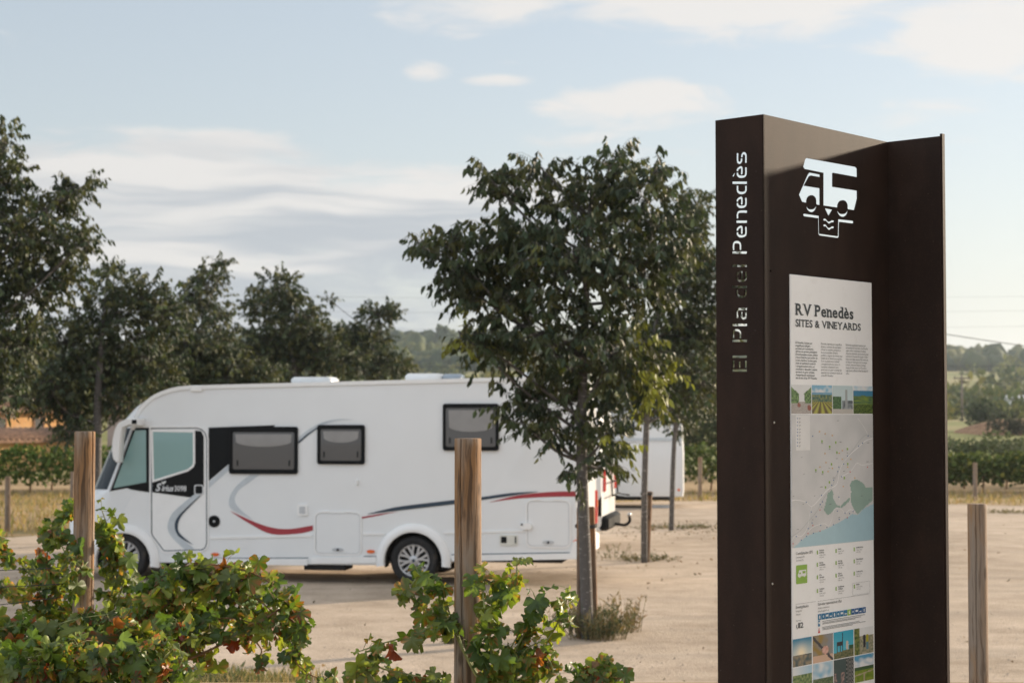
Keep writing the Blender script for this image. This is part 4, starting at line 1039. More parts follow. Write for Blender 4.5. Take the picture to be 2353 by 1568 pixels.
(ax, az_), = s2((1262, 1384)); MB().tube([(ax, .3, .35), (ax, .3, zb + .05)], .012, 6).obj('drain_pipe', M_under, MH)
# fog light on the bumper corner
fp = Vector((P[1][0] - .10, .035, sd_(184, 1267)[1]))
fo = MB().lathe([(.085, .03), (.085, -.012), (.07, -.016), (.0, -.006)], 0, 0, 20).obj('fog_light', M_blackm, MH, True, 40)
fo.location = (P[1][0] - .145, .06, sd_(184, 1267)[1]); fo.rotation_euler = (0, 0, R(-52))
# mirror on its drooping arm
mp = s1((430, 470), (445, 452), (500, 424), (570, 428), (575, 470), (512, 468), (468, 488), (456, 560), (450, 640), (445, 714), (428, 716), (406, 690), (397, 640), (402, 560), (415, 505))
mi = offset_poly(mp, .012)
mirror = MB().loft([[(x, -.10, z) for x, z in mi], [(x, -.12, z) for x, z in mp], [(x, -.27, z) for x, z in mp], [(x, -.29, z) for x, z in mi]], True).obj('mirror', M_white2, MH, True, 40)
(ax, az_), (bx, bz) = s1((525, 425), (572, 470)); mm = MB().cbox(ax, bx, -.13, .0, bz, az_, .01).obj('mirror_mount', M_white2, mirror); MB().box(ax + .015, bx - .02, -.296, -.288, bz + .02, az_ - .02).obj('mount_plate', M_blackm, mirror)
# roof fittings
zr = lambda px: interp([(sd_(q, 0)[0], sd_(q, w)[1]) for q, w in ((470, 886), (700, 880), (950, 873.5), (1170, 868), (1300, 865.5))], sd_(px, 0)[0])
def dome(name, px0, px1, y0, y1, hgt, mat):
    a, b_ = sd_(px0, 880)[0], sd_(px1, 880)[0]; z0 = zr((px0 + px1) / 2) - .03
    MB().cbox(a, b_, y0, y1, z0, z0 + hgt, .035).obj(name, mat, MH, True, 50)
M_dome = plain('opal_dome', (.72, .74, .75), .2, coat=.4)
dome('roof_light', 640, 735, .6, 1.1, .13, M_dome); dome('roof_light', 905, 985, .7, 1.25, .14, M_white2); dome('roof_vent', 985, 1030, .9, 1.3, .13, plain('smoked_dome', (.30, .36, .42), .15, coat=.5)); dome('roof_light', 1180, 1250, .7, 1.2, .12, M_dome)
# wheels
def wheel(cx_, cz, y, flip=1):
    ww = MB(); T = RT
    ww.lathe([(.215, .02), (.235, 0), (.30, -.012), (T - .02, -.005), (T, .03), (T, .18), (T - .02, .22), (.22, .22), (.2, .2)], 0, 0, 40)
    w = ww.obj('wheel', M_tyre, MH, True, 40); w.location = (cx_, y, cz)
    if flip < 0: w.rotation_euler = (0, 0, math.pi)
    rm = MB(); rm.lathe([(.228, .004), (.222, -.006), (.205, -.004), (.198, .03), (.19, .05)], 0, 0, 40); rim = rm.obj('rim', M_alloy, w, True, 40)
    MB().lathe([(.2, .055), (.0, .055)], 0, 0, 24).obj('brake_disc', M_under, w)
    MB().lathe([(.07, .03), (.066, -.012), (.03, -.018), (.0, -.018)], 0, 0, 20).obj('hub_cap', M_alloy, w, True, 40)
    MB().lathe([(.024, -.0185), (.0, -.020)], 0, 0, 14).obj('hub_badge', M_navy, w)
    for k in range(8):
        a = R(k * 45 + 12)
        for q in (-.10, .10):
            pp = [(.05, q * .55), (.125, q * .95), (.205, q * 1.9)]
            w0 = [(.03), (.028), (.036)]
            L_, R_ = [], []
            for (rr_, da), hw in zip(pp, w0):
                ang = a + da; c_, s_ = math.cos(ang), math.sin(ang)
                L_.append((rr_ * c_ - hw * .5 * s_, rr_ * s_ + hw * .5 * c_)); R_.append((rr_ * c_ + hw * .5 * s_, rr_ * s_ - hw * .5 * c_))
            MB().plate(L_ + R_[::-1], -.006 - .001 * (q > 0), .02).obj('spoke', M_alloy, w)
    return w
wheel(RW[0], RT, .02); wheel(FW[0], RT, .02); wheel(RW[0], RT, WID - .02, -1); wheel(FW[0], RT, WID - .02, -1)
# rear face: lamps, bumper, window, ladder
xr = P[-1][0]
for y in (.16, WID - .16):
    tl = MB().cbox(xr - .04, xr + .03, y - .07, y + .07, .75, 1.25, .012).obj('tail_light', M_redl, MH); MB().cbox(xr + .0, xr + .036, y - .06, y + .06, 1.0, 1.1, .006).obj('indicator', M_orange, tl)
MB().cbox(xr - .06, xr + .05, .05, WID - .05, .36, .62, .03).obj('rear_bumper', M_white2, MH, True, 40)
MB().cbox(xr - .02, xr + .025, .5, WID - .5, 1.55, 2.15, .02).obj('rear_window', M_glass, MH)
MB().plate([(xr - .03 + .045 * math.cos(R(q)), sd_(1322, 1243)[1] + .02 * math.sin(R(q))) for q in range(0, 360, 24)], -.02, .001).obj('marker_light', M_orange, MH)
pl = sd_(1322, 1290)[0]
(ax, az_), (bx, bz) = s2((1735, 1235), (1800, 1352)); MB().plate([(ax, bz), (bx, bz), (bx, az_), (ax + .08, az_)], -.03, .001).obj('corner_moulding', M_white2, MH)

# text helper ---------------------------------------------------------------
def glyphs(s, size=1.0, bold=0.0, shear=0.0, xs=1.0, align='LEFT', lead=1.0):
    cu = bpy.data.curves.new('text', 'FONT'); cu.body = s; cu.size = size; cu.offset = bold; cu.shear = shear; cu.align_x = align; cu.resolution_u = 3; cu.space_line = lead
    o = bpy.data.objects.new('text', cu); me = bpy.data.meshes.new_from_object(o)
    v = [(q.co.x * xs, q.co.y) for q in me.vertices]; f = [tuple(p.vertices) for p in me.polygons]
    bpy.data.objects.remove(o); bpy.data.curves.remove(cu); bpy.data.meshes.remove(me)
    return v, f
def lettering(name, s, x, z, size, mat, y, parent, **kw):
    v, f = glyphs(s, size, **kw)
    mb = MB(); mb.add([(x + a, y, z + b) for a, b in v], f); return mb.obj(name, mat, parent)
def fit(name, st, pa, pb, hgt, shear, bold):
    (x0, z0), (x1, _) = s1(pa, pb); v, f = glyphs(st, 1.0, bold=bold, shear=shear)
    xa, xb = min(q[0] for q in v), max(q[0] for q in v); za, zb2 = min(q[1] for q in v), max(q[1] for q in v)
    MB().add([(x0 + (q[0] - xa) / (xb - xa) * (x1 - x0), -.0112, z0 + (q[1] - za) / (zb2 - za) * hgt) for q in v], f).obj(name, M_silver, door)
fit('model_lettering', 'S', (642, 908), (680, 908), .115, .3, .03); fit('model_lettering', 'irius', (682, 908), (762, 908), .082, .3, .025); fit('model_lettering', '3098', (767, 908), (846, 908), .080, 0, .012)
(ax, az_), = s1((693, 852)); MB().plate([(ax - .035, az_ + .02), (ax + .0, az_ + .01), (ax + .03, az_ + .03), (ax + .045, az_ + .015), (ax + .02, az_ - .012), (ax - .01, az_ - .022), (ax - .02, az_ - .005)], -.0118, -.0108).obj('bird_emblem', M_silver, door)

# ------------------------------------------------------------------ white camper van parked behind
vp = at(1384, 1190, 31.5)
VAN = empty('camper_van', (vp.x, 31.5, .006), -R(10), 'white camper van with bike rack and tow hook, mostly hidden behind the motorhome', 'van')
def box_body(par, x0, x1, w, z0, z1, bv, mat, name='body', slope=0.0):
    rg = []
    for (z, i, fx) in ((z0, .03, 0), (z0 + .12, 0, 0), (lerp(z0, z1, .45), 0, 0), (lerp(z0, z1, .8), .05, slope * .6), (z1 - bv, .09, slope), (z1, .09 + bv, slope + bv)):
        X0, X1, Y0, Y1, c_ = x0 + fx, x1 - i * .8, i, w - i, .10
        rg.append([(X0 + c_, Y0, z), (X1 - c_, Y0, z), (X1 - c_ * .3, Y0 + c_ * .3, z), (X1, Y0 + c_, z), (X1, Y1 - c_, z), (X1 - c_ * .3, Y1 - c_ * .3, z), (X1 - c_, Y1, z), (X0 + c_, Y1, z), (X0, Y1 - c_, z), (X0, Y0 + c_, z)])
    return MB().loft(rg, True).obj(name, mat, par, True, 40)
box_body(VAN, -5.4, 0, 1.95, .35, 2.55, .12, M_white, slope=.7)
MB().cbox(-.22, .10, .04, 1.91, .34, .60, .05).obj('rear_bumper', M_blackm, VAN, True, 40)
MB().plate([(-.25, .60), (-.02, .60), (-.02, .95), (-.10, .85)], .005, .03).obj('bumper_corner', M_blackm, VAN)
hk = MB(); hk.tube(smooth_path([(-.1, 1.0, .45), (.18, 1.0, .40), (.30, 1.0, .40), (.37, 1.0, .47), (.36, 1.0, .56)], 4), .028, 8); hk.obj('tow_hook', M_blackm, VAN, True)
tb = MB().lathe([(.0, -.04), (.03, -.03), (.04, 0), (.03, .03), (.0, .04)], .36, .58, 12).obj('tow_ball', M_alloy, VAN, True); tb.location = (0, 1.0, 0)
for y in (.10, 1.72): MB().cbox(-.06, .035, y, y + .16, 1.02, 1.42, .015).obj('tail_light', M_redl, VAN)
MB().cbox(-.03, .012, .35, 1.6, 1.45, 2.05, .02).obj('rear_window', M_glass, VAN)
MB().cbox(-3.6, -2.5, -.008, .012, 1.4, 1.95, .004).obj('side_window', M_glass, VAN)
rk = MB()
for y in (.45, 1.25): rk.tube([(.03, y, 1.9), (.10, y, 1.5), (.12, y, .95), (.34, y, .92)], .016, 6)
for z in (1.2, 1.45, .95): rk.tube([(.14, .3, z), (.14, 1.45, z)], .016, 6)
tag(rk.obj('bike_rack', M_blackm, VAN, True), kind='stuff')
for xx in (-4.3, -1.0):
    w = MB(); w.lathe([(.2, .02), (.32, .0), (.335, .04), (.335, .2), (.3, .23)], xx, .335, 28); w = w.obj('wheel', M_tyre, VAN, True, 40)
    MB().lathe([(.21, .012), (.12, -.005), (0, -.01)], xx, .335, 20).obj('rim', M_alloy, w, True)
# ------------------------------------------------------------------ white caravan further down the lot
cp_ = at(1572, 1150, 45.5)
CAR = empty('caravan', (cp_.x, 45.5, .006), -R(3), 'white caravan with grey stripe parked beyond the young trees', 'caravan')
box_body(CAR, -6.0, 0, 2.2, .30, 2.75, .16, M_white, slope=.35)
MB().box(-5.6, -.06, -.006, .01, 1.70, 1.78).obj('grey_stripe', M_greyf, CAR)
MB().cbox(-1.9, -1.25, -.012, .01, 1.86, 2.2, .004).obj('window', M_glass, CAR)
MB().cbox(-3.6, -2.5, -.012, .01, 1.5, 2.1, .004).obj('window', M_glass, CAR)
MB().lathe([(.06, .0), (.06, -.015), (0, -.02)], -1.27, 1.0, 16).obj('service_cap', M_trim, CAR)
MB().lathe([(.035, .0), (.03, -.02), (0, -.022)], -.14, .47, 12).obj('marker_light', M_orange, CAR)
MB().box(-5.2, -.35, .15, 2.05, .2, .34).obj('chassis', M_under, CAR)
w = MB(); w.lathe([(.18, .06), (.30, .04), (.31, .08), (.31, .24), (.28, .26)], -3.0, .31, 28); w.obj('wheel', M_tyre, CAR, True, 40)
MB().box(-.9, -.3, .3, .8, .0, .06).obj('levelling_block', M_trim, CAR)

# ------------------------------------------------------------------ brown steel information sign
m, h, b = nmat('brown_steel'); t = h.new('ShaderNodeTexCoord').outputs['Object']; s = h.new('ShaderNodeSeparateXYZ'); h.put(s.inputs[0], t)
n1 = h.noise(t, 220, 3, .7); n2 = h.noise(h.comb(h.m('MULTIPLY', s.outputs[0], 9), h.m('MULTIPLY', s.outputs[1], 9), h.m('MULTIPLY', s.outputs[2], 3.5)), 1.0, 5, .6); n3 = h.noise(t, 3.0, 4)
cc = h.mix(h.smooth(n2, .35, .68), (.021, .0130, .0102), (.031, .0185, .0138)); cc = h.mix(h.m('MULTIPLY', h.smooth(n1, .52, .72), .45), cc, (.060, .039, .029))
cc = h.mix(h.m('MULTIPLY', h.smooth(n3, .55, .75), .35), cc, (.055, .040, .033))
vo = h.new('ShaderNodeTexVoronoi'); h.put(vo.inputs['Vector'], t); vo.inputs['Scale'].default_value = 26
cc = h.mix(h.m('MULTIPLY', h.m('SUBTRACT', 1.0, h.smooth(vo.outputs['Distance'], .03, .055)), .25), cc, (.20, .17, .14))
h.put(b.inputs['Base Color'], cc); b.inputs['Specular IOR Level'].default_value = .10
h.put(b.inputs['Roughness'], h.m('ADD', .52, h.m('MULTIPLY', n1, .22)))
bn = h.new('ShaderNodeBump'); bn.inputs['Strength'].default_value = .22; bn.inputs['Distance'].default_value = .002; h.put(bn.inputs['Height'], n1); h.put(b.inputs['Normal'], bn.outputs[0])
M_steel = m
SD = 5.0
c0 = at(1757, 950, SD)
TH = math.atan2(.749, .663)
u_, v_ = (math.cos(TH), math.sin(TH)), (-math.sin(TH), math.cos(TH))
SGZ = ground(c0.x, SD)
SIGN = empty('information_sign', (c0.x, c0.y, SGZ), TH, 'tall brown steel information sign with cut out lettering and white map panel', 'sign')
face = plane_map((c0.x, c0.y), u_)
lface = plane_map((c0.x, c0.y), v_)
def fp_(px, py): a, z = face(px, py); return (a, z - SGZ)
def lp_(px, py): a, z = lface(px, py); return (a, z - SGZ)
Z3 = zoomf(1780, 260, 2.45)
ZT = lp_(1757, 262)[1]
WL, WF = lp_(1643, 277)[0], fp_(2040, 320)[0]
from mathutils import geometry
def inside(p, poly):
    x, y = p; c_ = False; j = len(poly) - 1
    for i in range(len(poly)):
        if (poly[i][1] > y) != (poly[j][1] > y) and x < (poly[j][0] - poly[i][0]) * (y - poly[i][1]) / (poly[j][1] - poly[i][1]) + poly[i][0]: c_ = not c_
        j = i
    return c_
def holed(name, outer, holes, t, parent, mat):
    """flat plate with openings cut through it; outline and openings in (x, z), thickness t behind y = 0"""
    loops = [outer] + holes; pts, edges = [], []
    for pl in loops:
        b0 = len(pts); pts += [Vector(p) for p in pl]; edges += [(b0 + i, b0 + (i + 1) % len(pl)) for i in range(len(pl))]
    vo_, _, fo_, *_ = geometry.delaunay_2d_cdt(pts, edges, [], 0, 1e-7)
    keep = []
    for f in fo_:
        c_ = sum((vo_[i] for i in f), Vector((0, 0))) / len(f)
        if not any(inside(c_, hl) for hl in holes): keep.append(tuple(f))
    n = len(vo_); V_ = [(p.x, 0.0, p.y) for p in vo_] + [(p.x, t, p.y) for p in vo_]
    F_ = keep + [tuple(i + n for i in reversed(f)) for f in keep]
    cnt = {}
    for f in keep:
        for i in range(len(f)): e = (f[i], f[(i + 1) % len(f)]); cnt[tuple(sorted(e))] = cnt.get(tuple(sorted(e)), 0) + 1
    F_ += [(a_, b_, b_ + n, a_ + n) for (a_, b_), k in cnt.items() if k == 1]
    me = bpy.data.meshes.new(name); me.from_pydata(V_, [], F_); me.update()
    return link(name, me, mat, parent)
# pictogram, cut through the front plate
def f3(*p): return [fp_(*Z3(x, y)) for x, y in p]
def arc3(cx_, cy, rx, ry, a0, a1, k=10): return [(cx_ + rx * math.cos(R(a)), cy - ry * math.sin(R(a))) for a in np.linspace(a0, a1, k)]
holes = [
    f3((655, 347), (668, 347), (966, 401), (976, 411), (977, 466), (824, 438), (824, 525), (977, 549), (977, 598), (959, 671), (913, 664), *arc3(884, 648, 29, 40, -12, 190), (762, 641), (762, 438), (645, 414), (636, 402), (648, 356)),
    f3((610, 575), (664, 450), (674, 438), (686, 437), (746, 449), (746, 466), (687, 455), (678, 460), (646, 518), (745, 534), (745, 640), (719, 635), *arc3(690, 617, 28, 40, -14, 192), (629, 618)),
    f3(*[(884 + 35 * math.cos(R(a)), 672 + 40 * math.sin(R(a))) for a in np.linspace(5, 175, 12)], *[(884 + 26 * math.cos(R(a)), 668 + 27 * math.sin(R(a))) for a in np.linspace(165, 15, 12)]),
    f3(*[(690 + 34 * math.cos(R(a)), 643 + 40 * math.sin(R(a))) for a in np.linspace(5, 175, 12)], *[(690 + 25 * math.cos(R(a)), 640 + 26 * math.sin(R(a))) for a in np.linspace(165, 15, 12)]),
    f3((770, 657), (823, 667), (796, 711)),
    f3((640, 691), (740, 706), (742, 817), (852, 832), (854, 726), (952, 737), (955, 745), (950, 754), (866, 743), (864, 834), (857, 844), (738, 827), (731, 819), (729, 720), (640, 708), (636, 699)),
    f3(*stroke(smooth_path([(763, 733), (778, 729), (798, 748), (818, 739), (833, 742)], 5), 12)),
    f3(*stroke(smooth_path([(763, 769), (778, 765), (798, 787), (818, 777), (833, 779)], 5), 12)),
]
holes.append([(q[0], q[1]) for q in [(fp_(*Z3(432, 1048))[0] + .0035 * math.cos(R(a)), fp_(*Z3(432, 1048))[1] + .0035 * math.sin(R(a))) for a in range(0, 360, 45)]])
sc3 = lambda x, y: [(fp_(*Z3(x, y))[0] + .0032 * math.cos(R(a)), fp_(*Z3(x, y))[1] + .0032 * math.sin(R(a))) for a in range(0, 360, 45)]
Z6 = zoomf(1960, 1370, 4.32)
holes.append(sc3(1146, 1124))
holes.append([(fp_(*Z6(1252, 272))[0] + .0032 * math.cos(R(a)), fp_(*Z6(1252, 272))[1] + .0032 * math.sin(R(a))) for a in range(0, 360, 45)])
TK = .005
front = holed('front_plate', [(0, -.1), (WF, -.1), (WF, ZT), (0, ZT)], holes, TK, SIGN, M_steel)
# stencil lettering up the side plate
GL = {
 'e': [[(.95, .10), (.30, .10), (.10, .24), (.10, .52), (.28, .64), (.44, .64)], [(.58, .64), (.74, .64), (.90, .52), (.90, .37), (.30, .37)]],
 'd': [[(.90, 0), (.90, 1.0)], [(.66, .10), (.28, .10), (.10, .24), (.10, .50), (.28, .64), (.66, .64)]],
 'a': [[(.12, .64), (.72, .64), (.90, .52), (.90, .0)], [(.66, .10), (.24, .10), (.10, .18), (.10, .28), (.24, .37), (.66, .37)]],
 'n': [[(.10, 0), (.10, .74)], [(.36, .64), (.72, .64), (.90, .50), (.90, 0)]],
 'P': [[(.10, 0), (.10, 1.0)], [(.29, .90), (.72, .90), (.90, .80), (.90, .58), (.72, .46), (.29, .46)]],
 's': [[(.92, .64), (.26, .64), (.10, .56), (.10, .46), (.26, .39), (.46, .38)], [(.56, .36), (.74, .35), (.90, .28), (.90, .18), (.74, .10), (.08, .10)]],
 'l': [[(.5, 0), (.5, 1.0)]],
 'E': [[(.10, 0), (.10, 1.0)], [(.34, .90), (1, .90)], [(.34, .5), (.9, .5)], [(.34, .10), (1, .10)]],
}
spans = [('E', 1673, 1605), ('l', 1592, 1570), ('P', 1490, 1410), ('l', 1394, 1372), ('a', 1350, 1278), ('d', 1215, 1140), ('e', 1115, 1050), ('l', 1028, 1003), ('P', 942, 862), ('e', 838, 770), ('n', 750, 672), ('e', 655, 590), ('d', 570, 492), ('e', 468, 400), ('s', 382, 310)]
lh = []
def gl(pt_list): return [lp_(*Z3(x, y)) for x, y in pt_list]
for i, (ch, y0, y1) in enumerate(spans):
    for path in GL[ch]:
        pp = [(285 - 95 * q[1], y0 + (y1 - y0) * q[0]) for q in path]
        if len(pp) > 3: pp = [pp[0]] + [pt for pt in smooth_path(pp, 3)[1:-1]] + [pp[-1]]
        lh.append(gl(stroke(pp, 14.8)))
lh.append(gl([(190, 458), (203, 438), (210, 440), (203, 462)]))         # grave accent
left = holed('side_plate', [(0, -.1), (WL, -.1), (WL, ZT), (0, ZT)], lh, TK, SIGN, M_steel)
# rotate the side plate so that its width runs back from the corner (local +y) and its face looks to -x
left.rotation_euler = (0, 0, R(90)); left.location = (.0, -.0, 0)
for o in (left,):
    for q in o.data.vertices: q.co.y = -q.co.y            # thickness towards +x
WR = .18
MB().box(WF - TK, WF, -WR, -.0005, -.1, ZT).obj('return_plate', M_steel, SIGN)
MB().box(WF + .0005, WF + .016, -WR - .004, -WR + .004, -.1, ZT + .008).obj('return_lip', M_steel, SIGN)
# rivet heads and specks
M_rivet = plain('rivet_metal', (.5, .48, .45), .4, metal=.6)
for px, py in ((1999, 1050), (2108, 1465), (1778, 970), (1774, 1340), (2063, 1100)):
    a, z = fp_(px, py)
    if a < WF - .01: MB().lathe([(.0035, 0), (.003, -.0015), (0, -.002)], a, z, 8).obj('rivet', M_rivet, SIGN)

# ---- printed panel
M_panel = plain('panel_white', (.87, .88, .88), .38, var=.02, scale=4, dirt=((.50, .48, .45), 30, .14))
M_ink = plain('ink_dark', (.035, .045, .05), .5); M_ink2 = plain('ink_grey', (.16, .17, .175), .5)
M_lime = plain('ink_lime', (.26, .46, .06), .5); M_blue = plain('ink_blue', (.012, .17, .34), .5); M_dblue = plain('ink_dark_blue', (.01, .10, .27), .5); M_rednk = plain('ink_red', (.60, .03, .03), .5); M_wht = plain('ink_white', (.78, .78, .77), .5)
M_road = plain('ink_road', (.80, .80, .80), .5); M_rail = plain('ink_rail', (.40, .42, .42), .5); M_pale = plain('ink_pale', (.74, .74, .73), .5); M_pin = plain('ink_pin_blue', (.02, .13, .35), .5); M_org = plain('ink_orange', (.72, .40, .08), .5)
PX0, PX1 = fp_(1813.5, 900)[0], fp_(2001, 900)[0]
PZ1 = fp_(1813.5, 630)[1]
PZ0 = PZ1 - 1.52
panel = MB().cbox(PX0, PX1, -.0045, -.0005, PZ0, PZ1, .0008).obj('map_panel', M_panel, SIGN)
Z4, Z5 = zoomf(1960, 680, 4.127), zoomf(1960, 1040, 4.357)
def w4(x, y): return fp_(*Z4(x, y))
def w5(x, y): return fp_(*Z5(x, y))
def w6(x, y): return fp_(*Z6(x, y))
YP = -.0052
PW = PX1 - PX0
# titles with slab serifs
SER = {'R': [('b', .14), ('c', .1), ('b', .9)], 'V': [('c', .1), ('c', .9)], 'P': [('b', .14), ('c', .1)], 'n': [('b', .18), ('b', .85), ('x', .05)], 'd': [('c', .72), ('b', .95)], 'I': [('b', .5), ('c', .5)], 'T': [('b', .5)],
       'E': [('b', .1), ('c', .1)], 'N': [('b', .1), ('c', .08), ('c', .9)], 'Y': [('c', .1), ('c', .9), ('b', .5)], 'A': [('b', .08), ('b', .92)], 'D': [('b', .1), ('c', .1)], 'e': [], 's': [], 'S': [], '&': [], 'è': [], 'r': [('b', .2), ('x', .1)]}
def serif_line(name, s_, x0, x1, zb, cap, mat, parent, y=YP, bold=.0):
    mb = MB(); pen = 0.0; parts = []
    for ch in s_:
        if ch == ' ': pen += .26; continue
        v, f = glyphs(ch, 1.0, bold=bold)
        xs = [q[0] for q in v]; mn, mx = min(xs), max(xs); w = mx - mn
        parts.append((v, f, pen - mn))
        for kind, fr in SER.get(ch, []):
            cx_ = pen + w * fr; zz_ = {'b': 0, 'c': .70, 'x': .50}[kind]
            parts.append(([(cx_ - .13, zz_), (cx_ + .13, zz_), (cx_ + .13, zz_ + .06), (cx_ - .13, zz_ + .06)] if kind == 'b' else [(cx_ - .13, zz_ - .05), (cx_ + .11, zz_ - .05), (cx_ + .11, zz_ + .01), (cx_ - .13, zz_ + .01)], [(0, 1, 2, 3)], 0))
        pen += w + .06
    sx = (x1 - x0) / (pen - .06); sz_ = cap / .70
    k = 0
    for v, f, dx in parts:
        k += 1; mb.add([(x0 + (a + dx) * sx, y - .00004 * (k % 3), zb + q * sz_) for a, q in v], f)
    return mb.obj(name, mat, parent)
a = w4(233, 490); b1 = w4(838, 490); cap = w4(233, 372)[1] - w4(233, 490)[1]
serif_line('title_lettering', 'RV Penedès', a[0], b1[0], a[1], cap, M_ink, panel, bold=.028)
a = w4(231, 612); b1 = w4(915, 612); cap = w4(231, 537)[1] - w4(231, 612)[1]
serif_line('title_lettering', 'SITES & VINEYARDS', a[0], b1[0], a[1], cap, M_ink, panel, bold=.022)
def text_block(name, lines, xa, ya, yb, width_px, mat, wf, parent=panel, bold=.0):
    """lines of small print set between two frame heights, squeezed to the measured width"""
    mb = MB(); n = len(lines)
    za, zb_ = wf(xa, ya)[1], wf(xa, yb)[1]; x0 = wf(xa, ya)[0]; x1 = wf(xa + width_px, ya)[0]
    step = (za - zb_) / max(n - 1, 1) if n > 1 else .01; size = abs(step) * .98
    W = []
    for s_ in lines: v, f = glyphs(s_, 1.0, bold=bold); W.append((v, f, max((q[0] for q in v), default=0)))
    sx = (x1 - x0) / max(q[2] for q in W)
    for i, (v, f, w) in enumerate(W): mb.add([(x0 + q[0] * sx, YP, za - i * step - size * .35 + q[1] * size) for q in v], f)
    return mb.obj(name, mat, parent)
CA = ['El Penedès, banyat per', 'magnífiques platges i', 'envoltat per muntanyes,', 'ofereix un entorn paisatgístic', "d'interminables vinyes, pobles", "i llocs d'interès que parlen de", 'la seva història i la seva gent.', 'Amb un patrimoni cultural', 'i enogastronòmic únic, et', 'convidem a descobrir aquest', 'territori i la gran varietat', "d'experiències turístiques", 'des de les àrees RV Penedès.']
ES = ['Penedès, bañado por magníficas', 'playas y rodeado de montañas,', 'ofrece un entorno paisajístico', 'de interminables viñedos,', 'pueblos y lugares de interés que', 'hablan de su historia y su gente.', 'Con un patrimonio cultural', 'y enogastronómico único, te', 'invitamos a descubrir este', 'territorio y la gran variedad de', 'experiencias turísticas desde las', 'áreas RV Penedès.']
EN = ['Bathed by magnificent beaches and', 'surrounded by mountains, the Penedès', 'region offers a landscape of endless', 'vineyards, dotted by quaint small towns', 'and sites of interest that speak of their', 'history and their people. We invite you', 'to discover this region and its unique', 'cultural, wine and culinary heritage', 'along with the vast array of tourism', 'experiences offered in the Penedès RV', 'areas.']
text_block('text_block', CA, 230, 780, 1150, 232, M_ink, w4, bold=.008); text_block('text_block', ES, 497, 793, 1125, 224, M_ink2, w4); text_block('text_block', EN, 757, 805, 1103, 236, M_ink2, w4)
# small colour pictures: a grid of print dots
def picture(name, x0, x1, z0, z1, fn, nu, nv, parent=panel, y=YP):
    us, vs_ = np.linspace(0, 1, nu + 1), np.linspace(0, 1, nv + 1)
    V_, C_, T_ = [], [], []
    k = 0
    for j in range(nv):
        for i in range(nu):
            c_ = fn((i + .5) / nu, (j + .5) / nv)
            for (uu, vv) in ((us[i], vs_[j]), (us[i + 1], vs_[j]), (us[i + 1], vs_[j + 1]), (us[i], vs_[j + 1])): V_.append((lerp(x0, x1, uu), y, lerp(z0, z1, vv))); C_.append(c_)
            T_ += [(k, k + 1, k + 2), (k, k + 2, k + 3)]; k += 4
    return link(name, tri_mesh(name, V_, T_, np.clip(np.array(C_), 0, 1)), M_print, parent)
def nz(u, v, s, o=0): return mnoise.noise(Vector((u * s, v * s, o)))
def mixc(a, b_, t): t = max(0, min(1, t)); return tuple(lerp(p, q, t) for p, q in zip(a, b_))
GRN, DGR, SKYB, WHT, EAR = (.10, .22, .05), (.03, .08, .025), (.22, .46, .62), (.72, .74, .74), (.42, .36, .27)
def ph_lane(u, v):
    e = abs(u - .52) - (.10 + .28 * max(0, .75 - v) * .6)
    if v > .35 and e > 0 and v < .92 - .6 * (.5 - abs(u - .5)): return mixc(DGR, (.22, .36, .12), .5 + nz(u, v, 14))
    if v < .42: return mixc((.5, .46, .42), (.32, .29, .27), .5 + nz(u, v, 30)) if not ((u - .38) ** 2 + (v - .30) ** 2 < .006 or (u - .9) ** 2 + (v - .2) ** 2 < .01) else (.30, .10, .07)
    return WHT
def ph_rows(u, v):
    if v > .76: return mixc(WHT, SKYB, (v - .70) * 4 + nz(u, v, 6))
    if v > .68: return mixc((.15, .32, .46), (.2, .38, .5), nz(u, v, 9) + .5)
    if v > .42: return mixc((.04, .12, .10), (.28, .30, .10), .35 + nz(u, v, 12))
    f = math.sin((u - .45) / (.55 - v) * 9)
    return mixc((.13, .09, .04), (.42, .42, .08), .5 + .6 * f)
def ph_church(u, v):
    if .62 < u < .72 and .2 < v < .86: return (.35, .38, .38)
    if v < .16: return (.5, .48, .44)
    if u < .42 and v < .62 - .5 * (u - .2) ** 2: return mixc(DGR, (.10, .20, .08), .5 + nz(u, v, 16))
    if u > .45 and v < .48: return mixc((.34, .38, .40), (.10, .12, .13), .5 + nz(u, v, 8) + (.4 if v > .35 and u > .75 else 0))
    return (.52, .64, .66)
def ph_hill(u, v):
    if v > .82: return mixc(WHT, (.45, .62, .72), .5 + nz(u, v, 5))
    if v > .66 - .06 * abs(u - .5): return (.06, .22, .36)
    if v > .34: return mixc((.05, .12, .08), (.22, .30, .06), .5 + nz(u * .5, v * 2, 8))
    return mixc((.02, .05, .02), (.16, .22, .05), .5 + nz(u, v, 18))
zt0, zb0 = w4(200, 1222)[1], w4(200, 1526)[1]
xs4 = [(183, 396), (404, 615), (622, 831), (838, 1040)]
for (xa, xb), fn in zip(xs4, (ph_lane, ph_rows, ph_church, ph_hill)): picture('photo_print', max(PX0 + .0006, w4(xa, 1400)[0]), min(PX1 - .0006, w4(xb, 1400)[0]), zb0, zt0, fn, 26, 36)
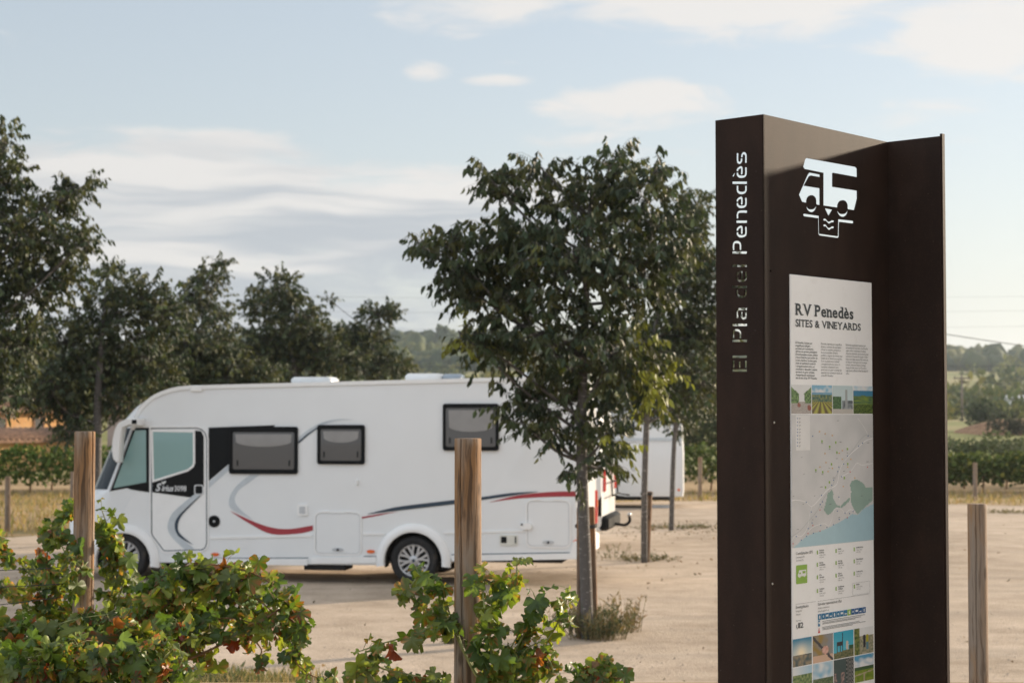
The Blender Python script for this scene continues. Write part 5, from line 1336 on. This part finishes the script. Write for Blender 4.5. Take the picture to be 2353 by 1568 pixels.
# map
mx0, mx1 = PX0 + .0006, PX1 - .0006
mz1, mz0 = w5(192, 54)[1], w5(192, 1528)[1]
def M5(x, y): p = w5(x, y); return ((p[0] - mx0) / (mx1 - mx0), (p[1] - mz0) / (mz1 - mz0))
COAST = [M5(x, y) for x, y in ((192, 1528), (230, 1518), (300, 1450), (370, 1395), (470, 1355), (590, 1315), (650, 1280), (740, 1235), (830, 1180), (870, 1150), (930, 1160), (1000, 1090), (1100, 1040))]
PK1 = [M5(x, y) for x, y in ((845, 830), (870, 780), (930, 770), (1000, 815), (1020, 860), (1100, 850), (1100, 900), (1095, 1000), (1000, 1085), (930, 1155), (880, 1080), (850, 1000), (860, 900))]
PK2 = [M5(x, y) for x, y in ((600, 920), (650, 880), (665, 930), (660, 980), (700, 1050), (740, 1060), (850, 960), (840, 1010), (760, 1080), (690, 1080), (640, 1140), (600, 1160), (555, 1110), (580, 1020))]
def pip(p, poly):
    x, y = p; c_ = False; j = len(poly) - 1
    for i in range(len(poly)):
        if (poly[i][1] > y) != (poly[j][1] > y) and x < (poly[j][0] - poly[i][0]) * (y - poly[i][1]) / (poly[j][1] - poly[i][1]) + poly[i][0]: c_ = not c_
        j = i
    return c_
def mapc(u, v):
    if v < interp(COAST, u): return mixc((.42, .60, .66), (.36, .54, .62), u + nz(u, v, 3) * .3)
    if pip((u, v), PK1) or pip((u, v), PK2): return mixc((.27, .39, .34), (.30, .42, .37), .5 + nz(u, v, 9))
    return mixc((.56, .57, .57), (.65, .65, .65), .5 + .8 * nz(u, v, 6) - .4 * sstep(.55, .95, v) * sstep(.3, .8, u))
mp_ = picture('map_print', mx0, mx1, mz0, mz1, mapc, 96, 150)
def road(pts, w, mat, y=YP - .0003): return MB().plate(stroke(smooth_path([w5(*p) for p in pts], 4), w), y, y + .0002).obj('road_line', mat, mp_)
road([(195, 1010), (240, 995), (350, 1015), (425, 1065), (520, 970), (600, 880), (700, 820), (740, 640), (830, 510), (930, 420), (1020, 340), (1095, 315)], .0022, M_road)
road([(195, 1405), (300, 1330), (380, 1235), (480, 1120), (560, 970), (650, 840), (690, 740), (760, 600), (880, 440), (960, 330), (1030, 275), (1095, 300)], .0011, M_rail)
road([(195, 1470), (240, 1390), (310, 1395), (375, 1300), (400, 1150), (425, 1065)], .0018, M_road)
road([(380, 1350), (440, 1290), (560, 1255), (610, 1280), (650, 1190), (670, 1100), (740, 1090), (790, 1140), (850, 1100), (900, 1130)], .0014, M_road)
road([(720, 900), (740, 1080)], .0012, M_road); road([(740, 740), (850, 680), (920, 590), (980, 610), (1095, 590)], .0014, M_road); road([(930, 90), (1000, 190), (1040, 270)], .0012, M_road)
x0, z1_ = w5(245, 62); x1, z0_ = w5(405, 445); MB().plate([(x0, z0_), (x1, z0_), (x1, z1_), (x0, z1_)], YP - .0003, YP - .0001).obj('map_key', M_pale, mp_)
mk = MB()
for y in (93, 135, 172, 215, 248, 285, 322, 360, 398): x0, z0_ = w5(260, y); mk.plate(rrect(x0, z0_ - .0022, x0 + .0026, z0_ + .0022, .0008, 2), YP - .0006, YP - .0004)
tag(mk.obj('key_symbol', M_pin, mp_), kind='stuff')
mk = MB()
for y in (93, 135, 172, 215, 248, 285, 322, 360, 398): x0, z0_ = w5(278, y); mk.plate([(x0, z0_), (x0 + .010, z0_), (x0 + .010, z0_ + .0012), (x0, z0_ + .0012)], YP - .0006, YP - .0004); mk.plate([(x0, z0_ - .003), (x0 + .007, z0_ - .003), (x0 + .007, z0_ - .0022), (x0, z0_ - .0022)], YP - .0006, YP - .0004)
tag(mk.obj('key_text', M_ink2, mp_), kind='stuff')
for x, y in ((535, 345), (620, 405), (688, 358), (817, 430), (700, 468), (640, 598), (820, 595), (467, 663), (543, 685), (617, 797), (783, 750), (574, 853)):
    p = w5(x, y); MB().plate(rrect(p[0] - .0032, p[1] - .0042, p[0] + .0032, p[1] + .003, .001, 2), YP - .0008, YP - .0005).obj('map_pin', M_lime, mp_)
    MB().plate([(p[0] - .0022, p[1] + .003), (p[0] + .0022, p[1] + .003), (p[0], p[1] + .0065)], YP - .0008, YP - .0005).obj('map_pin_tip', M_wht, mp_)
for mat, lst in ((M_pin, [(432, 290), (1045, 288), (985, 368), (940, 400), (818, 508), (775, 598), (722, 632), (708, 680), (750, 738), (662, 775), (530, 943), (360, 1020), (415, 1128), (515, 1045), (540, 1015), (470, 1178), (425, 1248), (383, 1310), (250, 1398), (305, 1437), (363, 1397), (440, 1362), (520, 1275), (590, 1298), (662, 1268), (705, 1118), (725, 1210), (790, 1140), (840, 1145), (880, 1120), (722, 963), (642, 832)]),
                 (M_org, [(508, 240), (570, 264), (648, 283), (760, 450), (725, 478), (568, 482), (760, 545), (855, 545), (580, 582), (512, 632), (650, 646), (602, 680), (820, 632), (898, 752), (770, 846)]), (M_rednk, [(513, 1105), (434, 1277), (513, 1338), (380, 1365), (815, 1190), (846, 684), (1040, 632), (215, 1478)])):
    mk = MB()
    for x, y in lst: p = w5(x, y); hw = .0022 if mat is not M_org else .003; mk.plate(rrect(p[0] - hw, p[1] - .0016, p[0] + hw, p[1] + .0016, .0006, 2), YP - .0007, YP - .0005)
    tag(mk.obj('map_symbol', mat, mp_), kind='stuff')
mk = MB()
for x, y, w in ((710, 122, 40), (1045, 366, 60), (1040, 575, 60), (535, 372, 40), (620, 437, 40), (740, 358, 50), (815, 478, 30), (700, 540, 34), (778, 680, 44), (615, 645, 30), (467, 690, 34), (540, 716, 44), (665, 752, 50), (530, 853, 60), (455, 952, 30), (335, 712, 26), (312, 527, 24), (975, 952, 56), (628, 1042, 56), (530, 1075, 26), (432, 1215, 40), (725, 1190, 44), (1060, 995, 44), (268, 1323, 50), (220, 957, 26), (328, 1043, 28)):
    p = w5(x, y); L = w * .000075 * 3.1 / 2; mk.plate([(p[0] - L, p[1]), (p[0] + L, p[1]), (p[0] + L, p[1] + .0013), (p[0] - L, p[1] + .0013)], YP - .0006, YP - .0004)
tag(mk.obj('place_names', M_ink2, mp_), kind='stuff')
# coordinates list
PLACES = [("Sant Quintí", "de Mediona", 482, 135), ("Sant Pere", "de Riudebitlles", 482, 270), ("El Pla", "del Penedès", 482, 407), ("Sant Sadurní", "d'Anoia", 482, 557), ("Subirats", "", 687, 118), ("Sant Cugat", "Sesgarrigues", 687, 250), ("Vilafranca", "del Penedès", 687, 388), ("Santa Margarida", "i els Monjos", 687, 533), ("Sant Martí Sarroca", "", 886, 102), ("Vilobí del Penedès", "", 886, 232), ("Torrelles de Foix", "", 886, 367), ("Mediona", "", 888, 508)]
def put_text(name, s_, x, z, size, mat, parent=panel, bold=0.0, xs=.82): return lettering(name, s_, x, z, size, mat, YP, parent, bold=bold, xs=xs)
for k, (n1_, n2_, x, y) in enumerate(PLACES):
    p = w6(x, y); bd = MB().plate(rrect(p[0] - .0032, p[1] - .0055, p[0] + .0032, p[1] + .0055, .0008, 2), YP - .0002, YP).obj('number_badge', M_lime, panel)
    lettering('number', str(k + 1), p[0] - (.0012 if k < 9 else .0026), p[1] - .0028, .0075, M_wht, YP - .0005, bd, xs=.7)
    tx = w6(x + 22, y)[0]
    mb = MB(); zc = p[1] + .0028
    for s_ in [q for q in (n1_, n2_) if q]: v, f = glyphs(s_, .0066, bold=.0001, xs=.8); mb.add([(tx + a, YP, zc + q) for a, q in v], f); zc -= .0064
    mb.obj('place_name', M_ink, panel)
    mb = MB()
    for s_ in ("41°26'56.5\"N  1°38'10.4\"E", "41.44903, 1.63622"): v, f = glyphs(s_, .0050, xs=.62); mb.add([(tx + a, YP, zc - .0006 + q) for a, q in v], f); zc -= .0062
    mb.obj('coordinates', M_ink2, panel)
    if k == 11:
        (ax, az_), (bx, bz) = w6(868, 472), w6(1058, 578); q = [(ax, bz), (bx, bz), (bx, az_), (ax, az_)]; MB().frame(q, offset_poly(q, .0004), YP - .0002, YP).obj('box_rule', M_ink2, panel)
a = w6(246, 163); serif_line('heading', 'Coordenades GPS', a[0], w6(430, 150)[0], a[1], .0078, M_ink, panel)
put_text('heading', 'Coordenadas GPS', a[0], a[1] - .010, .0080, M_ink2, xs=.75); put_text('heading', 'Coordinates GPS', a[0], a[1] - .0185, .0076, M_ink2, xs=.72)
(ax, az_), (bx, bz) = w6(248, 275), w6(370, 472)
gs = MB().plate(rrect(ax, bz + .001, bx, az_ - .001, .003, 4), YP - .0002, YP).obj('camper_symbol', M_lime, panel)
W_, H_ = bx - ax, az_ - bz
def gp(*p): return [(ax + x * W_, bz + y * H_) for x, y in p]
MB().plate(gp((.22, .66), (.28, .72), (.90, .72), (.90, .42), (.84, .40), (.74, .34), (.62, .40), (.42, .40), (.32, .32), (.20, .38), (.14, .42), (.14, .50), (.24, .62)), YP - .0006, YP - .0003).obj('camper', M_wht, gs)
MB().plate(gp((.56, .54), (.82, .54), (.82, .66), (.56, .66)), YP - .0009, YP - .0007).obj('camper_window', M_lime, gs); MB().plate(gp((.24, .52), (.40, .52), (.40, .60), (.29, .60)), YP - .0009, YP - .0007).obj('camper_window', M_lime, gs)
# rules, emergency and services
def rule(x0, x1, y): p, q = w6(x0, y), w6(x1, y); MB().plate([(p[0], p[1]), (q[0], p[1]), (q[0], p[1] + .0006), (p[0], p[1] + .0006)], YP - .0002, YP).obj('rule', M_ink2, panel)
rule(246, 462, 705); rule(486, 1050, 672)
a = w6(246, 752); serif_line('heading', 'Emergències', a[0], w6(386, 740)[0], a[1], .0080, M_ink, panel)
put_text('heading', 'Emergencias', a[0], a[1] - .0100, .0080, M_ink2, xs=.75); put_text('heading', 'Emergency', a[0], a[1] - .019, .0076, M_ink2, xs=.72)
put_text('small_print', 'Urgències i policia', a[0], a[1] - .036, .0052, M_ink, xs=.7)
p = w6(272, 965); serif_line('phone_number', '112', p[0], w6(328, 962)[0], p[1], .0150, M_ink, panel, bold=.02)
p = w6(256, 950); MB().plate(stroke(smooth_path([(p[0] - .001, p[1] + .006), (p[0] - .0015, p[1]), (p[0] + .003, p[1] - .006)], 4), .0022), YP - .0002, YP).obj('phone_symbol', M_ink, panel)
a = w6(487, 718); serif_line('heading', "Serveis i normatives d'ús", a[0], w6(748, 690)[0], a[1], .0080, M_ink, panel)
put_text('heading', 'Servicios y normativa de uso', a[0], a[1] - .0100, .0080, M_ink2, xs=.68); put_text('heading', 'Services & regulations of use', a[0], a[1] - .019, .0078, M_ink2, xs=.65)
zi = w6(505, 842)[1]
for k in range(13):
    xa = lerp(487, 975, k / 12); x0 = w6(xa, 840)[0]; x1 = w6(xa + 37, 840)[0]
    ic = MB().plate([(x0, zi - .0085), (x1, zi - .0085), (x1, zi + .0085), (x0, zi + .0085)], YP - .0002, YP).obj('service_icon', M_lime if k == 8 else (M_dblue if k > 8 else M_blue), panel)
    w = x1 - x0; xm = (x0 + x1) / 2
    sh = [[(xm - w * .15, zi - .005), (xm + w * .15, zi - .005), (xm + w * .15, zi + .002), (xm, zi + .006), (xm - w * .15, zi + .002)], rrect(xm - w * .12, zi - .003, xm + w * .12, zi + .003, .001, 3),
          rrect(xm - w * .34, zi - .002, xm + w * .34, zi + .004, .001, 2), [(xm - w * .3, zi - .004), (xm + w * .3, zi - .004), (xm + w * .3, zi - .001), (xm - w * .3, zi - .001)]][k % 4]
    MB().plate(sh, YP - .0006, YP - .0003).obj('symbol', M_wht, ic)
x0, zi2 = w6(489, 915); ic = MB().plate([(x0, zi2 - .0085), (x0 + .0105, zi2 - .0085), (x0 + .0105, zi2 + .0085), (x0, zi2 + .0085)], YP - .0002, YP).obj('service_icon', M_blue, panel)
MB().plate([(x0 + .005 + .0034 * math.cos(R(q)), zi2 + .002 + .0038 * math.sin(R(q))) for q in range(0, 360, 30)], YP - .0006, YP - .0003).obj('symbol', M_wht, ic)
x0, zi3 = w6(489, 988); ic = MB().plate([(x0, zi3 - .008), (x0 + .0115, zi3 - .008), (x0 + .0057, zi3 + .008)], YP - .0002, YP).obj('warning_icon', M_rednk, panel)
MB().plate([(x0 + .0050, zi3 - .005), (x0 + .0064, zi3 - .005), (x0 + .0066, zi3 + .002), (x0 + .0048, zi3 + .002)], YP - .0006, YP - .0003).obj('symbol', M_wht, ic)
mk = MB()
for y, x1 in ((893, 1005), (910, 960), (922, 900), (958, 945), (972, 1010), (985, 870)): p, q = w6(537, y), w6(x1, y); mk.plate([(p[0], p[1]), (q[0], p[1]), (q[0], p[1] + .0014), (p[0], p[1] + .0014)], YP - .0002, YP)
tag(mk.obj('small_print', M_ink2, panel), kind='stuff')
# lower pictures
def ph_boat(u, v):
    if v > .42:
        g_ = math.exp(-((u - .45) ** 2 + (v - .46) ** 2) * 14); return mixc(mixc((.55, .62, .60), (.03, .22, .36), (v - .4) * 1.8), (.95, .82, .58), g_)
    if u > .62 and v > .36: return (.05, .06, .06)
    return mixc((.05, .09, .10), (.30, .24, .15), .45 + nz(u, v, 7) + (.3 if abs(u - .45) < .1 else 0))
def ph_tool(u, v):
    if (u - .62) ** 2 + (v - .42) ** 2 < .025: return mixc((.55, .28, .22), (.70, .45, .38), .5 + nz(u, v, 10))
    if abs(v - .95 + u * .95) < .07: return (.05, .05, .06)
    if v < .24: return (.62, .42, .30)
    return mixc((.30, .20, .05), (.24, .25, .26), u + nz(u, v, 4))
def ph_tower(u, v):
    if v < .22 + .1 * u: return mixc((.05, .08, .03), (.22, .20, .10), .5 + nz(u, v, 14))
    if .14 < u < .46 and .48 < v < .62 or abs(u - .46) < .02 and v < .95 or abs(u - .16) < .02 and v < .5 or abs(u - .34) < .015 and v < .5: return (.03, .03, .035)
    if (u - .68) ** 2 * 6 + (v - .45) ** 2 < .03: return (.60, .50, .42)
    if u > .75 and v < .45: return (.03, .09, .04)
    return mixc((.10, .45, .56), (.03, .36, .52), v)
def ph_walk(u, v):
    if abs(u - .52) < .05 and .25 < v < .72: return (.03, .03, .04)
    if abs(u - .68) < .06 and .15 < v < .72: return (.40, .36, .02) if v > .45 else (.10, .22, .28)
    if u < .26: return mixc((.03, .08, .02), (.25, .26, .08), .5 + nz(u, v, 10))
    if v > .68: return WHT
    return mixc((.18, .20, .12), (.42, .38, .28), .5 + nz(u, v, 12))
def ph_group(u, v):
    if v > .72: return mixc(WHT, (.35, .55, .68), u)
    if v < .35 and (math.sin(u * 17) > .2): return mixc((.08, .08, .09), (.58, .40, .33), .5 + nz(u, v, 9))
    return mixc((.04, .12, .03), (.28, .34, .14), .5 + nz(u, v, 11))
def ph_field(u, v):
    if v > .45: return mixc(WHT, (.22, .45, .60), .5 + nz(u, v, 4))
    return mixc((.03, .08, .03), (.16, .20, .10), .5 + nz(u, v, 14))
def ph_fence(u, v):
    if u > .62: return (.02, .03, .03) if (math.sin(u * 60) * math.sin(v * 40) > 0) else (.20, .20, .19)
    if v < .5 and math.sin(u * 15 + 1) > .1: return mixc((.05, .06, .08), (.48, .32, .26), .3 + nz(u, v, 10))
    return (.05, .08, .08)
def ph_sky(u, v):
    if v > .55: return mixc(WHT, (.10, .32, .50), (v - .6) * 2.4 + nz(u * .6, v, 6))
    if v > .44: return (.05, .10, .04)
    if abs(v - .25 - .12 * u) < .025 or abs(u - .5) < .02 and v < .3: return (.40, .34, .24)
    return mixc((.12, .20, .02), (.24, .30, .04), .5 + nz(u, v, 8))
cols_x = [(192, 420), (432, 653), (661, 879), (888, 1098)]
r1t, r1b = w6(192, 1094)[1], w6(192, 1400)[1]; hh = r1t - r1b
for j, row in enumerate(((ph_boat, ph_tool, ph_tower, ph_walk), (ph_group, ph_field, ph_fence, ph_sky))):
    zt = r1t - j * (hh + .0025)
    for (xa, xb), fn in zip(cols_x, row): picture('photo_print', max(PX0 + .0006, w6(xa, 1200)[0]), min(PX1 - .0006, w6(xb, 1200)[0]), zt - hh, zt, fn, 26, 32)

# ------------------------------------------------------------------ vineyard posts
def vine_post(px, py_top, d, dia, label, mat, crack=None, grp='round wooden posts of the vineyard', ztilt=0.0, dp=.30):
    top = at(px, py_top, d); z0 = ground(top.x, d); H = top.z - z0
    n, rows = 180, 48; rg = []
    for j in range(rows + 1):
        z = -.15 + (H + .15) * j / rows; r0 = dia / 2 * (1.03 - .04 * z / H)
        ca = None
        if crack: ca = crack[0] + crack[1] * (z / H) + .12 * mnoise.noise(Vector((z * 2.5, crack[0], 0)))
        row = []
        for k in range(n):
            a = 2 * math.pi * k / n
            r = r0 * (1 + .018 * mnoise.noise(Vector((math.cos(a) * 1.5, math.sin(a) * 1.5, z * 1.4 + px))) + .010 * mnoise.noise(Vector((math.cos(a) * 9, math.sin(a) * 9, z * 3))))
            if crack:
                da = (a - ca + math.pi) % (2 * math.pi) - math.pi
                depth = sstep(crack[2], crack[2] + .15, z / H)
                r *= 1 - dp * depth * math.exp(-(da / .045) ** 2)
            row.append((r * math.cos(a) + ztilt * z, r * math.sin(a), z))
        rg.append(row)
    mb = MB(); mb.loft(rg, False)
    b = len(mb.v) - n
    mb.v += [(p[0] * .94, p[1] * .94, p[2] + .004) for p in mb.v[b:b + n]]
    for k in range(n): mb.f.append((b + k, b + (k + 1) % n, b + n + (k + 1) % n, b + n + k)); mb.m.append(0)
    mb.f.append(tuple(b + n + k for k in range(n))); mb.m.append(0)
    o = mb.obj('vine_post', mat, None, True, 50); o.location = (top.x, d, z0); tag(o, label, 'post', grp)
    return o
vine_post(195, 992, 9.6, .110, 'round orange brown wooden post rising from the thick vines', M_post, (4.75 + 1.1, -.05, -.3))
vine_post(1075, 1008, 8.3, .124, 'thick cracked wooden post standing in the sparse vine before the motorhome rear', M_post, (4.71 - .30, -.28, -.3))
vine_post(2244, 1158, 10.0, .105, 'short greyed wooden post on the open side of the brown sign', M_post2, (4.25, .1, -.2), dp=.14)

# ------------------------------------------------------------------ grape vines
half = [(0, .72), (.09, .60), (.17, .57), (.18, .45), (.155, .37), (.29, .45), (.43, .48), (.45, .36), (.53, .27), (.46, .15), (.37, .09), (.49, -.01), (.52, -.14), (.40, -.22), (.29, -.31), (.15, -.27), (.05, -.10)]
out = half + [(0, -.02)] + [(-x, y) for x, y in reversed(half[1:])]
VLEAF = []
GREEN = [(.110, .170, .028), (.072, .125, .028), (.155, .215, .040), (.21, .26, .050), (.048, .086, .028), (.115, .150, .048)]
BROWN = [(.34, .12, .035), (.25, .055, .028), (.40, .20, .08)]
for k in range(20):
    rs = np.random.default_rng(100 + k)
    c_g = np.array(GREEN[k % 6]); c_b = np.array(BROWN[k % 3])
    dry = [0, .15, .35, 0, .5, .1, .25, 0, .2, .9][k % 10]
    V_ = [(0, .08, 0)]; C_ = [c_g * 1.15]
    ph = rs.random() * 6.28; cup = .25 + .5 * rs.random(); fold = .2 + .5 * rs.random(); wav = .10 + .14 * rs.random() + .12 * dry
    if k % 4 == 3: cup = -.3
    for i, (x, y) in enumerate(out):
        x *= 1 + .16 * (rs.random() - .5); y *= 1 + .12 * (rs.random() - .5)
        a = math.atan2(x, y); r = math.hypot(x, y)
        z = -cup * r * r + fold * abs(x) * .45 + wav * math.sin(3 * a + ph) * r * 1.6 + wav * .8 * math.sin(7 * a + 2 * ph) * r
        V_.append((x, y, z))
        e = 1.0 if rs.random() < dry * 1.1 else 0.0
        base_ = c_g * (.85 + .3 * rs.random())
        C_.append(base_ * (1 - e) + c_b * e * (.7 + .6 * rs.random()))
    if dry > .8: C_ = [c_b * (.6 + .7 * rs.random()) for _ in C_]
    n = len(out); T_ = [(0, 1 + i, 1 + (i + 1) % n) for i in range(n)]
    me = tri_mesh('leaf', V_, T_, np.array(C_), smooth=True); me.materials.append(M_vine); VLEAF.append(me)
def make_vine(label, base_px, d, shoots, n_leaves, size, seed, dryness=.2, grp='grape vines', trunk_to=None):
    rs = np.random.default_rng(seed)
    b0 = at(base_px, 1568, d); z0 = ground(b0.x, d)
    root = empty('grape_vine', (b0.x, d, z0), 0, label, 'vine', grp)
    O = np.array((b0.x, d, z0))
    paths = []
    for sh in shoots:
        pts = [np.array(at(p[0], p[1], d + (p[2] if len(p) > 2 else 0))) - O for p in sh]
        paths.append(np.array(smooth_path([tuple(p) for p in pts], 6)))
    head = np.array((0, 0, .42))
    tr = MB(); tr.tube(smooth_path([(0.02, .03, -.1), (-.02, .0, .18), tuple(head)], 5), [lerp(.034, .022, i / 10) for i in range(11)], 8); tr.obj('trunk', M_cane, root, True)
    cane = MB()
    tot = sum(np.linalg.norm(np.diff(p, axis=0), axis=1).sum() for p in paths)
    for p in paths:
        first = p[0]
        cane.tube(smooth_path([tuple(head * .9), tuple((head + first) / 2 + np.array((0, 0, -.04))), tuple(first)], 4), .006, 5)
        rad = [lerp(.0062, .0025, i / (len(p) - 1)) for i in range(len(p))]
        cane.tube([tuple(q) for q in p], rad, 5)
    for p in paths:
        L = np.linalg.norm(np.diff(p, axis=0), axis=1).sum(); k = max(4, int(n_leaves * L / tot))
        for i in range(k):
            f = (i + rs.random()) / k; q = f * (len(p) - 1); j = min(int(q), len(p) - 2); c_ = p[j] * (1 - (q - j)) + p[j + 1] * (q - j)
            tip = f > .86
            sz = size * (.50 + .85 * rs.random()) * (.7 if tip else 1)
            off = norm(rs.normal(size=3)) * np.array((1, 1.1, .8)) * size * (.30 + .75 * rs.random())
            pos = c_ + off
            nrm = Vector(norm(np.array((off[0] * 4, -.55, .45)) + rs.normal(size=3) * .55))
            dn = Vector((rs.normal() * .5, rs.normal() * .35, -1.0 + (.9 if tip else 0)))
            yv = (dn - nrm * dn.dot(nrm)).normalized(); xv = yv.cross(nrm).normalized()
            pet = pos - np.array(yv) * .02 * sz
            cane.tube([tuple(c_), tuple((c_ + pet) / 2 + np.array((0, 0, .012))), tuple(pet)], .0014, 3)
            pool = [q for q in range(20)]
            w = np.array([(dryness if (q % 10) in (2, 4, 6) else (dryness * .45 if q % 10 == 9 else 1.0)) for q in pool]); w /= w.sum()
            me = VLEAF[int(rs.choice(pool, p=w))]
            o = bpy.data.objects.new('leaf', me); col.objects.link(o); o.parent = root
            o.matrix_local = Matrix.Translation(Vector(pos)) @ Matrix((xv, yv, nrm)).transposed().to_4x4() @ Matrix.Diagonal((sz * (.9 + .2 * rs.random()), sz, sz, 1))
    tag(cane.obj('canes', M_green_cane if seed % 2 else M_cane, root, True), kind='stuff')
    return root
make_vine('vine climbing both sides of the orange brown post', 190, 9.75, [
    [(150, 1440), (135, 1350), (108, 1270, -.1), (150, 1190), (165, 1150)], [(150, 1440), (170, 1330, -.25), (140, 1250, -.2), (120, 1215)], [(235, 1430), (262, 1340), (255, 1240), (232, 1165)], [(250, 1420), (285, 1330), (268, 1255), (240, 1200)],
    [(120, 1420), (70, 1320), (20, 1270), (-20, 1235)], [(130, 1450), (70, 1400), (20, 1360), (5, 1330)], [(100, 1440), (110, 1380), (90, 1300)], [(240, 1440), (300, 1390), (330, 1350)]], 295, .086, 3, .35)
make_vine('lush low vine spreading over the foot of the orange brown post', 150, 8.4, [
    [(0, 1500), (60, 1465), (160, 1425), (250, 1410)], [(-40, 1560), (60, 1520), (160, 1470), (250, 1440)], [(60, 1590), (150, 1520), (240, 1470), (300, 1430)], [(150, 1600), (230, 1520), (330, 1480), (375, 1450)],
    [(280, 1600), (350, 1530), (395, 1460), (405, 1420)], [(300, 1610), (390, 1560), (420, 1510)], [(-60, 1500), (-10, 1450), (60, 1430)], [(200, 1590), (260, 1540), (350, 1560)], [(20, 1600), (90, 1560), (180, 1540)]], 298, .090, 5, .28)
make_vine('arching vine with red edged leaves reaching out over the sand', 420, 8.9, [
    [(300, 1450), (340, 1360), (430, 1300), (520, 1300), (600, 1325), (650, 1370), (680, 1420), (690, 1480)], [(640, 1400), (685, 1440), (690, 1490), (680, 1520), (720, 1552), (762, 1560)], [(300, 1460), (380, 1390), (480, 1350), (580, 1370), (640, 1420)],
    [(320, 1480), (430, 1430), (540, 1420), (620, 1450)], [(330, 1500), (420, 1470), (520, 1450), (580, 1470)], [(380, 1420), (440, 1340), (500, 1320), (580, 1345)], [(300, 1430), (390, 1330), (440, 1285)], [(560, 1440), (600, 1490), (590, 1510)], [(440, 1460), (470, 1500), (460, 1520)]], 298, .088, 8, .32)
make_vine('sparse vine with upright shoots around the cracked post', 1110, 8.15, [
    [(1060, 1480), (1030, 1400, .2), (1000, 1340, .2), (960, 1320, .15)], [(1040, 1420, .2), (975, 1400), (945, 1350), (965, 1320)], [(1030, 1420, .1), (985, 1440), (930, 1462), (880, 1476), (825, 1495)], [(820, 1560), (830, 1510), (880, 1535), (960, 1552), (1030, 1570)],
    [(1120, 1600), (1120, 1480), (1130, 1390), (1180, 1340), (1188, 1280)], [(1150, 1600), (1190, 1480), (1235, 1410), (1225, 1360)], [(1170, 1600), (1230, 1510), (1275, 1440), (1298, 1390), (1305, 1350)], [(1140, 1560), (1120, 1440, -.15), (1110, 1350), (1135, 1330)],
    [(1180, 1590), (1200, 1500), (1250, 1470)], [(1160, 1600), (1160, 1520), (1200, 1440)], [(1230, 1600), (1270, 1540), (1240, 1490)], [(860, 1600), (930, 1570), (990, 1580)]], 298, .084, 11, .20)
make_vine('shaded vine low down in front of the lush one, with a thick old cane', 60, 8.0, [
    [(-60, 1540), (20, 1520), (110, 1500), (190, 1480)], [(-40, 1600), (40, 1560), (140, 1550), (230, 1520)], [(100, 1610), (180, 1560), (260, 1500), (330, 1480)], [(200, 1610), (290, 1560), (370, 1520), (400, 1480)], [(250, 1620), (340, 1580), (410, 1550)], [(0, 1600), (-30, 1540), (-50, 1480)],
    [(60, 1600), (100, 1540), (90, 1490)]], 298, .092, 17, .35)
make_vine('vine filling in behind the arching one with darker leaves', 380, 9.2, [
    [(300, 1500), (360, 1430), (420, 1380), (520, 1370)], [(300, 1500), (380, 1460), (460, 1420), (560, 1400)], [(280, 1480), (320, 1410), (400, 1350)], [(330, 1520), (400, 1490), (480, 1460)], [(420, 1400), (500, 1340), (570, 1340), (620, 1380)], [(520, 1420), (600, 1410), (655, 1440), (670, 1490)]], 230, .084, 19, .32)
make_vine('small vine shoot in the gap between the cracked post and the sign', 1370, 8.6, [
    [(1350, 1620), (1362, 1560), (1395, 1520)], [(1340, 1610), (1325, 1570), (1345, 1540)], [(1380, 1610), (1405, 1560), (1400, 1530)]], 75, .090, 13, .2)
# green grapes
gb = at(569, 1384, 8.75)
gr = empty('grape_bunch', (gb.x, gb.y, gb.z), 0, 'few green grapes hanging in the arching vine', 'grapes')
M_grape = plain('green_grape', (.16, .22, .05), .3, coat=.2)
for k, (x, z) in enumerate(((0, 0), (.022, .012), (-.018, -.008), (.032, -.016), (.012, -.022), (.04, .006))):
    me = tri_mesh('grape', ICO_V * .0095, ICO_F, smooth=True); o = link('grape', me, M_grape, gr); o.location = (x, -.01 * (k % 2), z)
MB().tube([(0, 0, .02), (.01, 0, .06), (.0, 0, .12)], .002, 4).obj('stem', M_green_cane, gr)
# trellis wires on the left row
def wire(a, b, label):
    a, b = Vector(a), Vector(b); m_ = (a + b) / 2
    o = MB().tube([a.lerp(b, t) - m_ - Vector((0, 0, .03 * 4 * t * (1 - t))) for t in np.linspace(0, 1, 13)], .0022, 5).obj('trellis_wire', M_wire, None, True); o.location = m_; tag(o, label, 'wire', 'trellis wires of the vines')
wire(at(-500, 1296, 9.2), at(172, 1300, 9.56), 'upper trellis wire running to the orange brown post'); wire(at(-500, 1335, 9.2), at(172, 1338, 9.56), 'middle trellis wire running to the orange brown post'); wire(at(-500, 1412, 9.2), at(172, 1366, 9.56), 'lowest, sloping trellis wire tied to the orange brown post')

# ------------------------------------------------------------------ air
hz_m = bpy.data.materials.new('haze_air'); hz_m.use_nodes = True; nt = hz_m.node_tree
for n_ in list(nt.nodes): nt.nodes.remove(n_)
pv = nt.nodes.new('ShaderNodeVolumePrincipled'); pv.inputs['Density'].default_value = .00019; pv.inputs['Color'].default_value = (.74, .84, .96, 1); pv.inputs['Anisotropy'].default_value = .65
mo = nt.nodes.new('ShaderNodeOutputMaterial'); nt.links.new(pv.outputs[0], mo.inputs['Volume'])
hz = MB().box(-2400, 2400, -45, 3050, -8, 70).obj('haze', hz_m); tag(hz, kind='stuff')
